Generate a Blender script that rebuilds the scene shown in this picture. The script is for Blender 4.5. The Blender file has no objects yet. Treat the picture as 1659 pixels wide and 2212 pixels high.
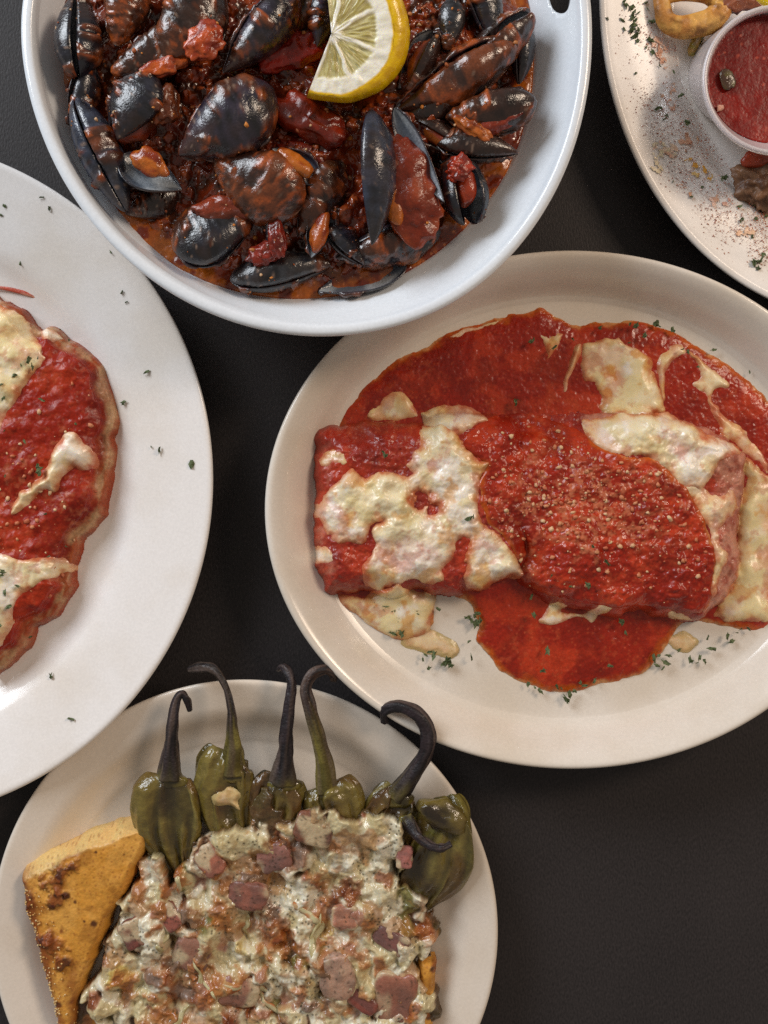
import bpy, math, random
import numpy as np
from mathutils import Vector, Matrix, Euler

random.seed(4)
rng = np.random.default_rng(4)
C = bpy.context.scene
COL = C.collection

# ---------------------------------------------------------------- camera, world, lights, exposure
S = 0.348 / 1659.0          # metres on the table top per drawing unit
D = 0.5                     # camera height above the table
cd = bpy.data.cameras.new('camera')
cam = bpy.data.objects.new('camera', cd)
COL.objects.link(cam)
cam.location = (0, 0, D)
cd.sensor_fit = 'VERTICAL'
cd.angle = 2 * math.atan(S * 2212 / 2 / D)
cd.clip_start = 0.01
cd.clip_end = 50
C.camera = cam

w = bpy.data.worlds.new('World')
C.world = w
w.use_nodes = True
w.node_tree.nodes['Background'].inputs[0].default_value = (1.0, 0.90, 0.80, 1)
w.node_tree.nodes['Background'].inputs[1].default_value = 0.25

def area_lamp(name, loc, target, sx, sy, power, color):
    l = bpy.data.lights.new(name, 'AREA')
    l.shape = 'RECTANGLE'; l.size = sx; l.size_y = sy
    l.energy = power; l.color = color
    o = bpy.data.objects.new(name, l)
    COL.objects.link(o)
    o.location = loc
    o.rotation_euler = (Vector(target) - Vector(loc)).to_track_quat('-Z', 'Y').to_euler()
    return o
area_lamp('window_light', (-0.85, 0.80, 0.66), (-0.1, 0.0, 0), 0.75, 0.55, 15.5, (0.88, 0.94, 1.0))
area_lamp('ceiling_light', (0.95, 0.62, 1.0), (0.05, 0.0, 0), 0.35, 0.35, 9.0, (1.0, 0.80, 0.62))

C.view_settings.view_transform = 'Standard'
C.view_settings.look = 'None'
C.view_settings.exposure = 0
C.view_settings.gamma = 1
C.cycles.use_denoising = False
C.cycles.max_bounces = 8

# ---------------------------------------------------------------- helpers
def at(x, y, z=0.0):
    f = S * (D - z) / D
    return ((x - 829.5) * f, (1106 - y) * f, z)

def hexc(h):
    v = [int(h[i:i + 2], 16) / 255 for i in (0, 2, 4)]
    return np.array([c / 12.92 if c <= 0.04045 else ((c + 0.055) / 1.055) ** 2.4 for c in v])

def lerp(a, b, t):
    t = np.asarray(t)
    return a + (b - a) * (t[..., None] if t.ndim else t)

def sst(a, b, x):
    t = np.clip((x - a) / (b - a), 0, 1)
    return t * t * (3 - 2 * t)

def _h(ix, iy, s):
    n = (ix.astype(np.int64) * 374761393 + iy.astype(np.int64) * 668265263 + int(s) * 974634521) & 0xffffffff
    n = ((n ^ (n >> 13)) * 1274126177) & 0xffffffff
    n = ((n ^ (n >> 15)) * 2246822519) & 0xffffffff
    n = n ^ (n >> 16)
    return (n & 0xffff) / 65535.0

def vn(x, y, s=0):
    x = np.asarray(x, float); y = np.asarray(y, float)
    ix = np.floor(x); iy = np.floor(y)
    fx = x - ix; fy = y - iy
    ux = fx * fx * fx * (fx * (fx * 6 - 15) + 10); uy = fy * fy * fy * (fy * (fy * 6 - 15) + 10)
    a = _h(ix, iy, s); b = _h(ix + 1, iy, s); c = _h(ix, iy + 1, s); d = _h(ix + 1, iy + 1, s)
    return (a * (1 - ux) * (1 - uy) + b * ux * (1 - uy) + c * (1 - ux) * uy + d * ux * uy) * 2 - 1

def fbm(x, y, sc, o=4, s=0, g=0.5):
    r = 0; a = 1; t = 0
    ca, sa = math.cos(0.6), math.sin(0.6)
    x = x / sc; y = y / sc
    for i in range(o):
        r = r + a * vn(x, y, s + i * 17); t += a; a *= g
        x, y = (x * ca - y * sa) * 2.03 + 3.1, (x * sa + y * ca) * 2.03 + 7.7
    return r / t * 1.5

def ridge(x, y, sc, o=3, s=0):
    r = 0; a = 1; t = 0
    for i in range(o):
        r = r + a * (1 - np.abs(vn(x / sc, y / sc, s + i * 31)) * 2); t += a; a *= 0.5; sc = sc / 2.1
    return r / t

def worley(x, y, sc, s=0):
    x = x / sc; y = y / sc
    ix = np.floor(x); iy = np.floor(y)
    f1 = np.full(x.shape, 9.0); cid = np.zeros(x.shape)
    for dx in (-1, 0, 1):
        for dy in (-1, 0, 1):
            cx = ix + dx; cy = iy + dy
            px = cx + _h(cx, cy, s); py = cy + _h(cx, cy, s + 5)
            d = np.hypot(px - x, py - y)
            m = d < f1
            f1 = np.where(m, d, f1)
            cid = np.where(m, _h(cx, cy, s + 9), cid)
    return f1, cid

def n3(p, sc, s=0):
    q = p / sc
    return (vn(q[:, 0], q[:, 1], s) + vn(q[:, 1] + 11.3, q[:, 2], s + 3) + vn(q[:, 2] + 5.1, q[:, 0] + 2.2, s + 7)) / 2.0

def spline(pts, n=8, closed=True):
    p = np.array(pts, float)
    m = len(p); out = []
    k = m if closed else m - 1
    for i in range(k):
        if closed:
            a, b, c, d = p[i - 1], p[i], p[(i + 1) % m], p[(i + 2) % m]
        else:
            a, b, c, d = p[max(i - 1, 0)], p[i], p[i + 1], p[min(i + 2, m - 1)]
        for j in range(n):
            t = j / n
            out.append(0.5 * (2 * b + (c - a) * t + (2 * a - 5 * b + 4 * c - d) * t * t + (3 * b - a - 3 * c + d) * t ** 3))
    if not closed:
        out.append(p[-1])
    return np.array(out)

def sdf(X, Y, poly, smooth=True, n=5):
    """signed distance to a closed outline, positive inside"""
    p = spline(poly, n) if smooth else np.array(poly, float)
    shp = X.shape
    x = X.ravel(); y = Y.ravel()
    best = np.full(x.shape, 1e18); ins = np.zeros(x.shape, bool)
    q = np.roll(p, -1, 0)
    for (ax, ay), (bx, by) in zip(p, q):
        dx, dy = bx - ax, by - ay
        l2 = dx * dx + dy * dy + 1e-9
        t = np.clip(((x - ax) * dx + (y - ay) * dy) / l2, 0, 1)
        d = (x - ax - t * dx) ** 2 + (y - ay - t * dy) ** 2
        np.minimum(best, d, out=best)
        if ay != by:
            c = ((ay > y) != (by > y)) & (x < dx * (y - ay) / (by - ay) + ax)
            ins ^= c
    d = np.sqrt(best)
    return np.where(ins, d, -d).reshape(shp)

def prop(o, label=None, cat=None, group=None, kind=None):
    if label: o['label'] = label
    if cat: o['category'] = cat
    if group: o['group'] = group
    if kind: o['kind'] = kind
    return o

def empty(name, label, cat, loc, group=None):
    o = bpy.data.objects.new(name, None)
    o.empty_display_size = 0.01
    COL.objects.link(o)
    o.location = loc
    return prop(o, label, cat, group)

def mesh(name, v, f, mat, col=None, parent=None, smooth=True, extra=None):
    """one mesh object; v Nx3 world coordinates, f list/array of faces, col Nx3 linear colours"""
    v = np.asarray(v, float)
    o0 = v.mean(0); o0[2] = v[:, 2].min()
    me = bpy.data.meshes.new(name)
    vl = v - o0
    if isinstance(f, np.ndarray):
        k = f.shape[1]
        me.vertices.add(len(vl)); me.vertices.foreach_set('co', vl.ravel())
        me.loops.add(f.size); me.loops.foreach_set('vertex_index', f.ravel().astype(np.int32))
        me.polygons.add(len(f))
        me.polygons.foreach_set('loop_start', np.arange(0, f.size, k, dtype=np.int32))
        me.update(calc_edges=True)
    else:
        me.from_pydata([tuple(a) for a in vl], [], [tuple(a) for a in f])
    me.validate()
    me.polygons.foreach_set('use_smooth', np.full(len(me.polygons), smooth))
    if col is not None:
        ca = me.color_attributes.new('Col', 'FLOAT_COLOR', 'POINT')
        c = np.ones((len(vl), 4)); c[:, :3] = np.clip(col, 0, 1)
        ca.data.foreach_set('color', c.ravel().astype(np.float32))
    me.materials.append(mat)
    me.update()
    o = bpy.data.objects.new(name, me)
    COL.objects.link(o)
    if parent is not None:
        o.parent = parent
        o.location = Vector(o0) - abs_loc(parent)
    else:
        o.location = o0
    return o

def abs_loc(o):
    l = Vector(o.location)
    while o.parent:
        o = o.parent; l = l + Vector(o.location)
    return l

def grid(x0, y0, x1, y1, st):
    return np.meshgrid(np.arange(x0, x1 + st, st), np.arange(y0, y1 + st, st))

def field(name, X, Y, Z, mask, col, mat, zref, parent=None):
    """height field over drawing coordinates, kept where mask is true"""
    h, w_ = X.shape
    k = mask[:-1, :-1] & mask[1:, :-1] & mask[:-1, 1:] & mask[1:, 1:]
    idx = np.arange(h * w_).reshape(h, w_)
    f = np.stack([idx[1:, :-1][k], idx[1:, 1:][k], idx[:-1, 1:][k], idx[:-1, :-1][k]], 1)
    used = np.zeros(h * w_, bool); used[f.ravel()] = True
    re = np.cumsum(used) - 1
    f = re[f]
    sc = S * (D - zref) / D
    v = np.stack([(X.ravel()[used] - 829.5) * sc, (1106 - Y.ravel()[used]) * sc, Z.ravel()[used]], 1)
    c = col.reshape(-1, 3)[used]
    return mesh(name, v, f, mat, c, parent)

def tubes(path, rad, ns=16, nl=10, wob=0.0, seed=0, flat=1.0, zref=0.02, groove=0, wl=4.0):
    """tube along drawing points (x, y, z) with radii in drawing units; returns verts, faces, s (0..1), angle"""
    P = spline(path, nl, closed=False)
    R = np.interp(np.linspace(0, 1, len(P)), np.linspace(0, 1, len(rad)), rad) * S * (D - zref) / D
    sc = S * (D - zref) / D
    W = np.stack([(P[:, 0] - 829.5) * sc, (1106 - P[:, 1]) * sc, P[:, 2]], 1)
    T = np.gradient(W, axis=0); T /= np.linalg.norm(T, axis=1)[:, None] + 1e-12
    up = np.array([0, 0, 1.0])
    vs = []; A = np.linspace(0, 2 * math.pi, ns, endpoint=False)
    prev = None
    for i in range(len(W)):
        if prev is None:
            b = np.cross(T[i], up)
            if np.linalg.norm(b) < 1e-3: b = np.array([1.0, 0, 0])
        else:
            b = prev - T[i] * np.dot(prev, T[i])
        b /= np.linalg.norm(b); prev = b
        n = np.cross(b, T[i])
        q = i / len(W) * wl
        r = R[i] * (1 + wob * (vn(np.cos(A) * 1.1 + seed, np.sin(A) * 1.1 + q, seed) + 0.5 * vn(np.cos(A) * 2.4 + seed + q * 0.4, np.sin(A) * 2.4 + q * 1.7, seed + 3)))
        if groove:
            r = r * (1 + 0.13 * np.cos(A * groove + seed + 2 * i / len(W)))
        vs.append(W[i] + np.outer(np.cos(A) * r, b) + np.outer(np.sin(A) * r * flat, n))
    n = len(W)
    v = np.concatenate(vs + [W[:1], W[-1:]])
    f = []
    for i in range(n - 1):
        for j in range(ns):
            k = (j + 1) % ns
            f.append((i * ns + j, i * ns + k, (i + 1) * ns + k, (i + 1) * ns + j))
    for j in range(ns):
        k = (j + 1) % ns
        f.append((n * ns, k, j)); f.append((n * ns + 1, (n - 1) * ns + j, (n - 1) * ns + k))
    s = np.concatenate([np.repeat(np.linspace(0, 1, n), ns), [0, 1]])
    a = np.concatenate([np.tile(A, n), [0, 0]])
    return v, f, s, a

def blob_v(rx, ry, rz, p=2.0, nu=28, nv=18, amp=0.15, sc=0.6, seed=0):
    """superellipsoid with lumps, unit local frame; returns verts, faces, unit directions"""
    th = np.linspace(0, 2 * math.pi, nu, endpoint=False); ph = np.linspace(0, math.pi, nv)
    T, Pp = np.meshgrid(th, ph)
    d = np.stack([np.sin(Pp) * np.cos(T), np.sin(Pp) * np.sin(T), np.cos(Pp)], -1).reshape(-1, 3)
    r = (np.abs(d) ** p).sum(1) ** (-1 / p)
    e = d * np.maximum(np.array([rx, ry, rz]) / max(rx, ry, rz), 0.35)
    r = r * (1 + amp * n3(e + 5, sc, seed) + amp * 0.5 * n3(e + 9, sc / 2.3, seed + 1))
    v = d * r[:, None] * np.array([rx, ry, rz])
    f = []
    for i in range(nv - 1):
        for j in range(nu):
            k = (j + 1) % nu
            f.append((i * nu + j, (i + 1) * nu + j, (i + 1) * nu + k, i * nu + k))
    return v, np.array(f), d

def rotm(yaw=0, pitch=0, roll=0):
    return np.array(Matrix.Rotation(math.radians(yaw), 3, 'Z') @ Matrix.Rotation(math.radians(pitch), 3, 'Y') @ Matrix.Rotation(math.radians(roll), 3, 'X'))

# ---------------------------------------------------------------- materials
def new_mat(name):
    m = bpy.data.materials.new(name); m.use_nodes = True
    nt = m.node_tree
    return m, nt, nt.nodes['Principled BSDF']

def food(name, rough=0.35, sss=0.0, rad=(1, 0.4, 0.2), ssc=0.002, bump=0.3, bsc=900, coat=0.0, vary=0.15, rvar=0.15, spec=0.5, bdist=0.0006, base=None):
    m, nt, b = new_mat(name)
    N = nt.nodes; L = nt.links
    tc = N.new('ShaderNodeTexCoord')
    nz = N.new('ShaderNodeTexNoise'); nz.inputs['Scale'].default_value = bsc; nz.inputs['Detail'].default_value = 4
    L.new(tc.outputs['Object'], nz.inputs['Vector'])
    n2 = N.new('ShaderNodeTexNoise'); n2.inputs['Scale'].default_value = bsc * 0.35; n2.inputs['Detail'].default_value = 3
    L.new(tc.outputs['Object'], n2.inputs['Vector'])
    if base is None:
        at_ = N.new('ShaderNodeAttribute'); at_.attribute_name = 'Col'
        src = at_.outputs['Color']
    else:
        rgb = N.new('ShaderNodeRGB'); rgb.outputs[0].default_value = (*base, 1)
        src = rgb.outputs[0]
    mr = N.new('ShaderNodeMapRange'); mr.inputs[1].default_value = 0.25; mr.inputs[2].default_value = 0.75
    mr.inputs[3].default_value = 1 - vary; mr.inputs[4].default_value = 1 + vary
    L.new(nz.outputs['Fac'], mr.inputs[0])
    mx = N.new('ShaderNodeVectorMath'); mx.operation = 'MULTIPLY'
    L.new(src, mx.inputs[0]); L.new(mr.outputs[0], mx.inputs[1])
    L.new(mx.outputs[0], b.inputs['Base Color'])
    rr = N.new('ShaderNodeMapRange'); rr.inputs[1].default_value = 0.3; rr.inputs[2].default_value = 0.7
    rr.inputs[3].default_value = max(0.03, rough - rvar); rr.inputs[4].default_value = min(1, rough + rvar)
    L.new(n2.outputs['Fac'], rr.inputs[0]); L.new(rr.outputs[0], b.inputs['Roughness'])
    b.inputs['Specular IOR Level'].default_value = spec
    if sss:
        b.inputs['Subsurface Weight'].default_value = sss
        b.inputs['Subsurface Radius'].default_value = rad
        b.inputs['Subsurface Scale'].default_value = ssc
    if coat:
        b.inputs['Coat Weight'].default_value = coat
        b.inputs['Coat Roughness'].default_value = 0.12
    if bump:
        bp = N.new('ShaderNodeBump'); bp.inputs['Strength'].default_value = bump; bp.inputs['Distance'].default_value = bdist
        ad = N.new('ShaderNodeMath'); ad.operation = 'ADD'
        L.new(nz.outputs['Fac'], ad.inputs[0]); L.new(n2.outputs['Fac'], ad.inputs[1])
        L.new(ad.outputs[0], bp.inputs['Height']); L.new(bp.outputs[0], b.inputs['Normal'])
        if coat: L.new(bp.outputs[0], b.inputs['Coat Normal'])
    return m

M_sauce = food('tomato_sauce_wet', 0.27, 0.08, (1, 0.15, 0.05), 0.0012, 0.22, 900, 0.0, 0.20, 0.10, spec=0.42)
M_cheese = food('melted_cheese', 0.33, 0.30, (1, 0.8, 0.5), 0.0016, 0.14, 600, 0.05, 0.05)
M_pasta = food('sauced_pasta', 0.38, 0.15, (1, 0.4, 0.2), 0.0012, 0.4, 700, 0.1, 0.14)
M_pulp = food('tomato_pulp', 0.30, 0.12, (1, 0.2, 0.08), 0.0012, 0.7, 520, 0.1, 0.22, 0.15)
M_bake = food('baked_tomato_sauce', 0.36, 0.08, (1, 0.15, 0.05), 0.0012, 0.25, 900, 0.0, 0.22, 0.12, spec=0.3)
M_broth = food('oily_broth', 0.22, 0.05, (1, 0.2, 0.05), 0.001, 0.2, 700, 0.3, 0.2)
M_shell = food('mussel_shell', 0.26, 0, bump=0.28, bsc=1100, coat=0.5, vary=0.3, rvar=0.14)
M_meat = food('cooked_mussel_meat', 0.25, 0.2, (1, 0.4, 0.15), 0.0012, 0.4, 900, 0.35, 0.15)
M_lemon = food('lemon_flesh', 0.28, 0.35, (1, 0.9, 0.4), 0.002, 0.25, 900, 0.2, 0.06)
M_bread = food('toasted_bread', 0.5, 0.08, (1, 0.5, 0.2), 0.001, 0.32, 800, 0, 0.14, spec=0.4)
M_pepper = food('oily_pepper_skin', 0.22, 0.1, (0.8, 1, 0.2), 0.001, 0.4, 330, 0.4, 0.25, 0.14, bdist=0.0018)
M_stem = food('charred_stem', 0.5, 0, bump=0.6, bsc=900, vary=0.3, spec=0.4)
M_top = food('cheese_topping', 0.27, 0.18, (1, 0.7, 0.4), 0.001, 0.25, 700, 0.15, 0.10)
M_ham = food('diced_ham', 0.36, 0.15, (1, 0.4, 0.3), 0.001, 0.45, 700, 0.15, 0.14)
M_grain = food('parmesan_grain', 0.6, 0.15, (1, 0.8, 0.5), 0.001, 0.2, 1200, 0, 0.1)
M_herb = food('dried_parsley', 0.7, 0, bump=0.4, bsc=1500, vary=0.4)
M_spice = food('paprika', 0.8, 0, bump=0.2, vary=0.3)
M_fry = food('fried_batter', 0.45, 0.08, (1, 0.6, 0.2), 0.001, 0.9, 420, 0, 0.2)
M_smear = food('sauce_smear', 0.35, 0.1, bump=0.3, vary=0.2)

def ceramic(name, rgb, rough=0.2, tint=(0.9, 0.86, 0.8)):
    m, nt, b = new_mat(name)
    N = nt.nodes; L = nt.links
    tc = N.new('ShaderNodeTexCoord')
    n1 = N.new('ShaderNodeTexNoise'); n1.inputs['Scale'].default_value = 22; n1.inputs['Detail'].default_value = 6
    n2 = N.new('ShaderNodeTexNoise'); n2.inputs['Scale'].default_value = 900; n2.inputs['Detail'].default_value = 2
    L.new(tc.outputs['Object'], n1.inputs['Vector']); L.new(tc.outputs['Object'], n2.inputs['Vector'])
    rp = N.new('ShaderNodeMix'); rp.data_type = 'RGBA'
    rp.inputs['A'].default_value = (*[c * t for c, t in zip(rgb, tint)], 1)
    rp.inputs['B'].default_value = (*rgb, 1)
    mr = N.new('ShaderNodeMapRange'); mr.inputs[1].default_value = 0.35; mr.inputs[2].default_value = 0.6
    L.new(n1.outputs['Fac'], mr.inputs[0]); L.new(mr.outputs[0], rp.inputs['Factor'])
    sp = N.new('ShaderNodeMapRange'); sp.inputs[1].default_value = 0.3; sp.inputs[2].default_value = 0.7
    sp.inputs[3].default_value = 0.955; sp.inputs[4].default_value = 1.03
    L.new(n2.outputs['Fac'], sp.inputs[0])
    mx = N.new('ShaderNodeVectorMath'); mx.operation = 'MULTIPLY'
    L.new(rp.outputs['Result'], mx.inputs[0]); L.new(sp.outputs[0], mx.inputs[1])
    L.new(mx.outputs[0], b.inputs['Base Color'])
    # stretched noise: wiping streaks in the gloss
    mp = N.new('ShaderNodeMapping'); mp.inputs['Scale'].default_value = (25, 90, 60); mp.inputs['Rotation'].default_value = (0, 0, 0.9)
    n3_ = N.new('ShaderNodeTexNoise'); n3_.inputs['Scale'].default_value = 1.0; n3_.inputs['Detail'].default_value = 4
    L.new(tc.outputs['Object'], mp.inputs[0]); L.new(mp.outputs[0], n3_.inputs['Vector'])
    rr = N.new('ShaderNodeMapRange'); rr.inputs[1].default_value = 0.35; rr.inputs[2].default_value = 0.7
    rr.inputs[3].default_value = rough * 0.85; rr.inputs[4].default_value = rough * 1.3
    L.new(n3_.outputs['Fac'], rr.inputs[0]); L.new(rr.outputs[0], b.inputs['Roughness'])
    bp = N.new('ShaderNodeBump'); bp.inputs['Strength'].default_value = 0.05; bp.inputs['Distance'].default_value = 0.0006
    L.new(n1.outputs['Fac'], bp.inputs['Height']); L.new(bp.outputs[0], b.inputs['Normal'])
    return m

M_plate = ceramic('white_glaze', (0.83, 0.795, 0.775), 0.18)
M_cream = ceramic('cream_glaze', (0.77, 0.685, 0.595), 0.18)
M_oval = ceramic('ivory_glaze', (0.75, 0.685, 0.61), 0.18)
M_bowl = ceramic('cool_white_glaze', (0.74, 0.78, 0.83), 0.15, (0.96, 0.96, 0.97))

def table_mat():
    m, nt, b = new_mat('dark_laminate')
    N = nt.nodes; L = nt.links
    tc = N.new('ShaderNodeTexCoord')
    mp = N.new('ShaderNodeMapping'); mp.inputs['Rotation'].default_value = (0, 0, 1.25); mp.inputs['Scale'].default_value = (1, 0.5, 1)
    L.new(tc.outputs['Object'], mp.inputs[0])
    n1 = N.new('ShaderNodeTexNoise'); n1.inputs['Scale'].default_value = 1300; n1.inputs['Detail'].default_value = 3
    n2 = N.new('ShaderNodeTexNoise'); n2.inputs['Scale'].default_value = 14; n2.inputs['Detail'].default_value = 4
    L.new(mp.outputs[0], n1.inputs['Vector']); L.new(tc.outputs['Object'], n2.inputs['Vector'])
    ad = N.new('ShaderNodeMath'); ad.operation = 'MULTIPLY_ADD'; ad.inputs[1].default_value = 0.4
    L.new(n2.outputs['Fac'], ad.inputs[0]); L.new(n1.outputs['Fac'], ad.inputs[2])
    r = N.new('ShaderNodeValToRGB')
    r.color_ramp.elements[0].position = 0.45; r.color_ramp.elements[0].color = (0.0165, 0.0145, 0.0148, 1)
    r.color_ramp.elements[1].position = 0.95; r.color_ramp.elements[1].color = (0.044, 0.037, 0.0370, 1)
    L.new(ad.outputs[0], r.inputs[0]); L.new(r.outputs[0], b.inputs['Base Color'])
    b.inputs['Roughness'].default_value = 0.46
    b.inputs['Specular IOR Level'].default_value = 0.24
    bp = N.new('ShaderNodeBump'); bp.inputs['Strength'].default_value = 0.28; bp.inputs['Distance'].default_value = 0.0005
    L.new(n1.outputs['Fac'], bp.inputs['Height']); L.new(bp.outputs[0], b.inputs['Normal'])
    return m
M_table = table_mat()

def plain(name, rgb, rough=0.4, trans=0.0, alpha=1.0):
    m, nt, b = new_mat(name)
    b.inputs['Base Color'].default_value = (*rgb, 1); b.inputs['Roughness'].default_value = rough
    if trans:
        b.inputs['Transmission Weight'].default_value = trans
    return m
M_cup = plain('translucent_plastic', (0.76, 0.70, 0.72), 0.28, 0.45)

# ---------------------------------------------------------------- table
tb = mesh('table_top', [(-1.1, -0.9, -0.03), (1.1, -0.9, -0.03), (1.1, 0.9, -0.03), (-1.1, 0.9, -0.03), (-1.1, -0.9, 0), (1.1, -0.9, 0), (1.1, 0.9, 0), (-1.1, 0.9, 0)],
          [(0, 3, 2, 1), (4, 5, 6, 7), (0, 1, 5, 4), (1, 2, 6, 5), (2, 3, 7, 6), (3, 0, 4, 7)], M_table, smooth=False)
prop(tb, 'dark brown laminate table top under all the dishes', 'table', kind='structure')

# ---------------------------------------------------------------- plates
NT = 256
TH = np.linspace(0, 2 * math.pi, NT, endpoint=False)
def ring_ellipse(cx, cy, a, b):
    return np.stack([cx + a * np.cos(TH), cy + b * np.sin(TH)], 1)
def ring_points(cx, cy, pts, blur=3):
    p = np.array(pts, float) - (cx, cy)
    a = np.arctan2(p[:, 1], p[:, 0]); r = np.hypot(p[:, 0], p[:, 1])
    o = np.argsort(a); a = a[o]; r = r[o]
    aa = np.concatenate([a - 2 * math.pi, a, a + 2 * math.pi]); rr = np.tile(r, 3)
    R = np.interp(np.where(TH > math.pi, TH - 2 * math.pi, TH), aa, rr)
    k = np.exp(-0.5 * (np.arange(-24, 25) / (blur * 2.0)) ** 2); k /= k.sum()
    R = np.convolve(np.concatenate([R[-24:], R, R[:24]]), k, 'valid')
    return np.stack([cx + R * np.cos(TH), cy + R * np.sin(TH)], 1)

def loft(name, rings, mat, parent=None, cap=True):
    v = np.concatenate(rings); n = len(rings)
    idx = np.arange(n * NT).reshape(n, NT)
    a = idx[:-1]; b = np.roll(idx, -1, 1)[:-1]; c = np.roll(idx, -1, 1)[1:]; d = idx[1:]
    f = np.stack([a, d, c, b], -1).reshape(-1, 4)
    f = [tuple(q) for q in f]
    if cap:
        v = np.concatenate([v, rings[0].mean(0)[None], rings[-1].mean(0)[None]])
        m = n * NT
        for j in range(NT):
            k = (j + 1) % NT
            f.append((m, j, k)); f.append((m + 1, (n - 1) * NT + k, (n - 1) * NT + j))
    return mesh(name, v, f, mat, None, parent)

def plate(name, ring, zr, prof, mat):
    """prof: (fraction of the outline, height) from the foot outside, over the lip, to the centre of the well"""
    sc = S * (D - zr) / D
    W = np.stack([(ring[:, 0] - 829.5) * sc, (1106 - ring[:, 1]) * sc], 1)
    c = W.mean(0)
    P = spline(prof, 4, closed=False)
    rings = []
    for fr, z in P:
        q = c + (W - c) * fr
        rings.append(np.concatenate([q, np.full((NT, 1), z)], 1))
    return loft(name, rings, mat)

left_plate = plate('dinner_plate', ring_ellipse(-281, 1036, 741, 741), 0.023,
    [(0.55, 0.0015), (0.62, 0.0015), (0.66, 0.004), (0.75, 0.0095), (0.9, 0.0165), (0.97, 0.0195), (0.996, 0.0214), (1.0, 0.0226), (0.996, 0.0236), (0.985, 0.0238), (0.965, 0.0230), (0.90, 0.0205), (0.82, 0.0175), (0.775, 0.0154), (0.748, 0.0134), (0.725, 0.0112), (0.70, 0.0094), (0.66, 0.0083), (0.60, 0.0079), (0.4, 0.0078), (0.05, 0.0078)], M_plate)
prop(left_plate, 'white round dinner plate with a wide rim, cut off at the left', 'plate')

oval_plate = plate('oval_platter', ring_ellipse(1235, 1101, 663, 560), 0.027,
    [(0.6, 0.0015), (0.7, 0.0015), (0.74, 0.004), (0.86, 0.012), (0.96, 0.0215), (0.993, 0.0245), (1.0, 0.0262), (0.997, 0.0276), (0.987, 0.0282), (0.972, 0.0276), (0.945, 0.0250), (0.905, 0.0195), (0.872, 0.0140), (0.845, 0.0108), (0.81, 0.0095), (0.7, 0.0090), (0.4, 0.0090), (0.05, 0.0090)], M_oval)
prop(oval_plate, 'ivory oval platter with a raised rim holding two sauced pasta rolls', 'plate')

pepper_plate = plate('side_plate', ring_ellipse(528, 2014, 548, 545), 0.018,
    [(0.55, 0.0012), (0.62, 0.0012), (0.67, 0.003), (0.8, 0.0085), (0.94, 0.0135), (0.992, 0.0152), (1.0, 0.0164), (0.997, 0.0175), (0.986, 0.0180), (0.965, 0.0176), (0.91, 0.0160), (0.88, 0.0150), (0.85, 0.0133), (0.805, 0.0100), (0.755, 0.0078), (0.69, 0.0067), (0.4, 0.0064), (0.05, 0.0064)], M_cream)
prop(pepper_plate, 'cream round plate holding long stemmed green peppers and toast', 'plate')

spice_plate = plate('oval_platter', ring_ellipse(1868, -10, 573, 703), 0.022,
    [(0.55, 0.0015), (0.6, 0.0015), (0.65, 0.004), (0.75, 0.0095), (0.9, 0.0160), (0.97, 0.0190), (0.996, 0.0206), (1.0, 0.0216), (0.997, 0.0226), (0.985, 0.0229), (0.965, 0.0222), (0.88, 0.0192), (0.80, 0.0168), (0.755, 0.0140), (0.725, 0.0100), (0.70, 0.0080), (0.66, 0.0074), (0.4, 0.0072), (0.05, 0.0072)], M_plate)
prop(spice_plate, 'white platter dusted with paprika and parsley, cut off at the top right', 'plate')

# ---------------------------------------------------------------- bowl
bowl_root = empty('serving_bowl', 'deep round white handled bowl full of mussels', 'bowl', at(650, 110, 0.0))
RIM = [(44, 0), (46, 99), (73, 222), (105, 321), (178, 449), (277, 560), (388, 643), (531, 703), (642, 725), (738, 723), (880, 700), (1015, 637), (1107, 546), (1194, 423), (1246, 296), (1266, 200), (1272, 110), (1273, 10), (1262, -100), (1180, -260), (960, -380), (780, -470), (560, -480), (360, -420), (190, -290), (90, -140)]
LIQ = [(97, 0), (99, 79), (115, 190), (148, 292), (222, 432), (341, 552), (452, 616), (563, 639), (702, 647), (825, 617), (936, 557), (1007, 488), (1079, 407), (1123, 315), (1143, 244), (1154, 159), (1150, 71), (1145, 0), (1120, -90), (1040, -220), (900, -340), (740, -400), (560, -410), (390, -360), (240, -250), (150, -120)]
R_out = ring_points(655, 110, RIM, 4)
R_liq = ring_points(640, 110, LIQ, 4)
ZR, ZL = 0.057, 0.040
def wr(ring, z):
    sc = S * (D - z) / D
    return np.stack([(ring[:, 0] - 829.5) * sc, (1106 - ring[:, 1]) * sc, np.full(NT, z)], 1)
def mixr(a, b, t): return a * (1 - t) + b * t
def shrink(ring, d):
    c = ring.mean(0); v = ring - c; l = np.linalg.norm(v, axis=1)[:, None]
    return c + v * (l - d) / l
O = wr(R_out, ZR); Lq = wr(R_liq, ZL)
cO = O[:, :2].mean(0)
def scaled(base, fr, z):
    q = base.copy(); q[:, :2] = cO + (base[:, :2] - cO) * fr; q[:, 2] = z
    return q
lip1 = wr(shrink(R_out, 9), ZR + 0.0016); lip2 = wr(shrink(R_out, 22), ZR + 0.0012); lip3 = wr(shrink(R_out, 31), ZR - 0.0014)
rings = [scaled(O, 0.60, 0.002), scaled(O, 0.64, 0.002), scaled(O, 0.72, 0.010), scaled(O, 0.83, 0.026), scaled(O, 0.91, 0.042), scaled(O, 0.955, 0.051), scaled(O, 0.965, 0.0535), scaled(O, 0.99, 0.0550),
         scaled(O, 1.0, 0.0562), scaled(O, 0.9985, 0.0577), lip1, lip2, lip3]
for t in (0.15, 0.35, 0.55, 0.75, 0.9, 1.0):
    rings.append(mixr(lip3, Lq, t) + np.array([0, 0, 0]) * t)
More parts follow.
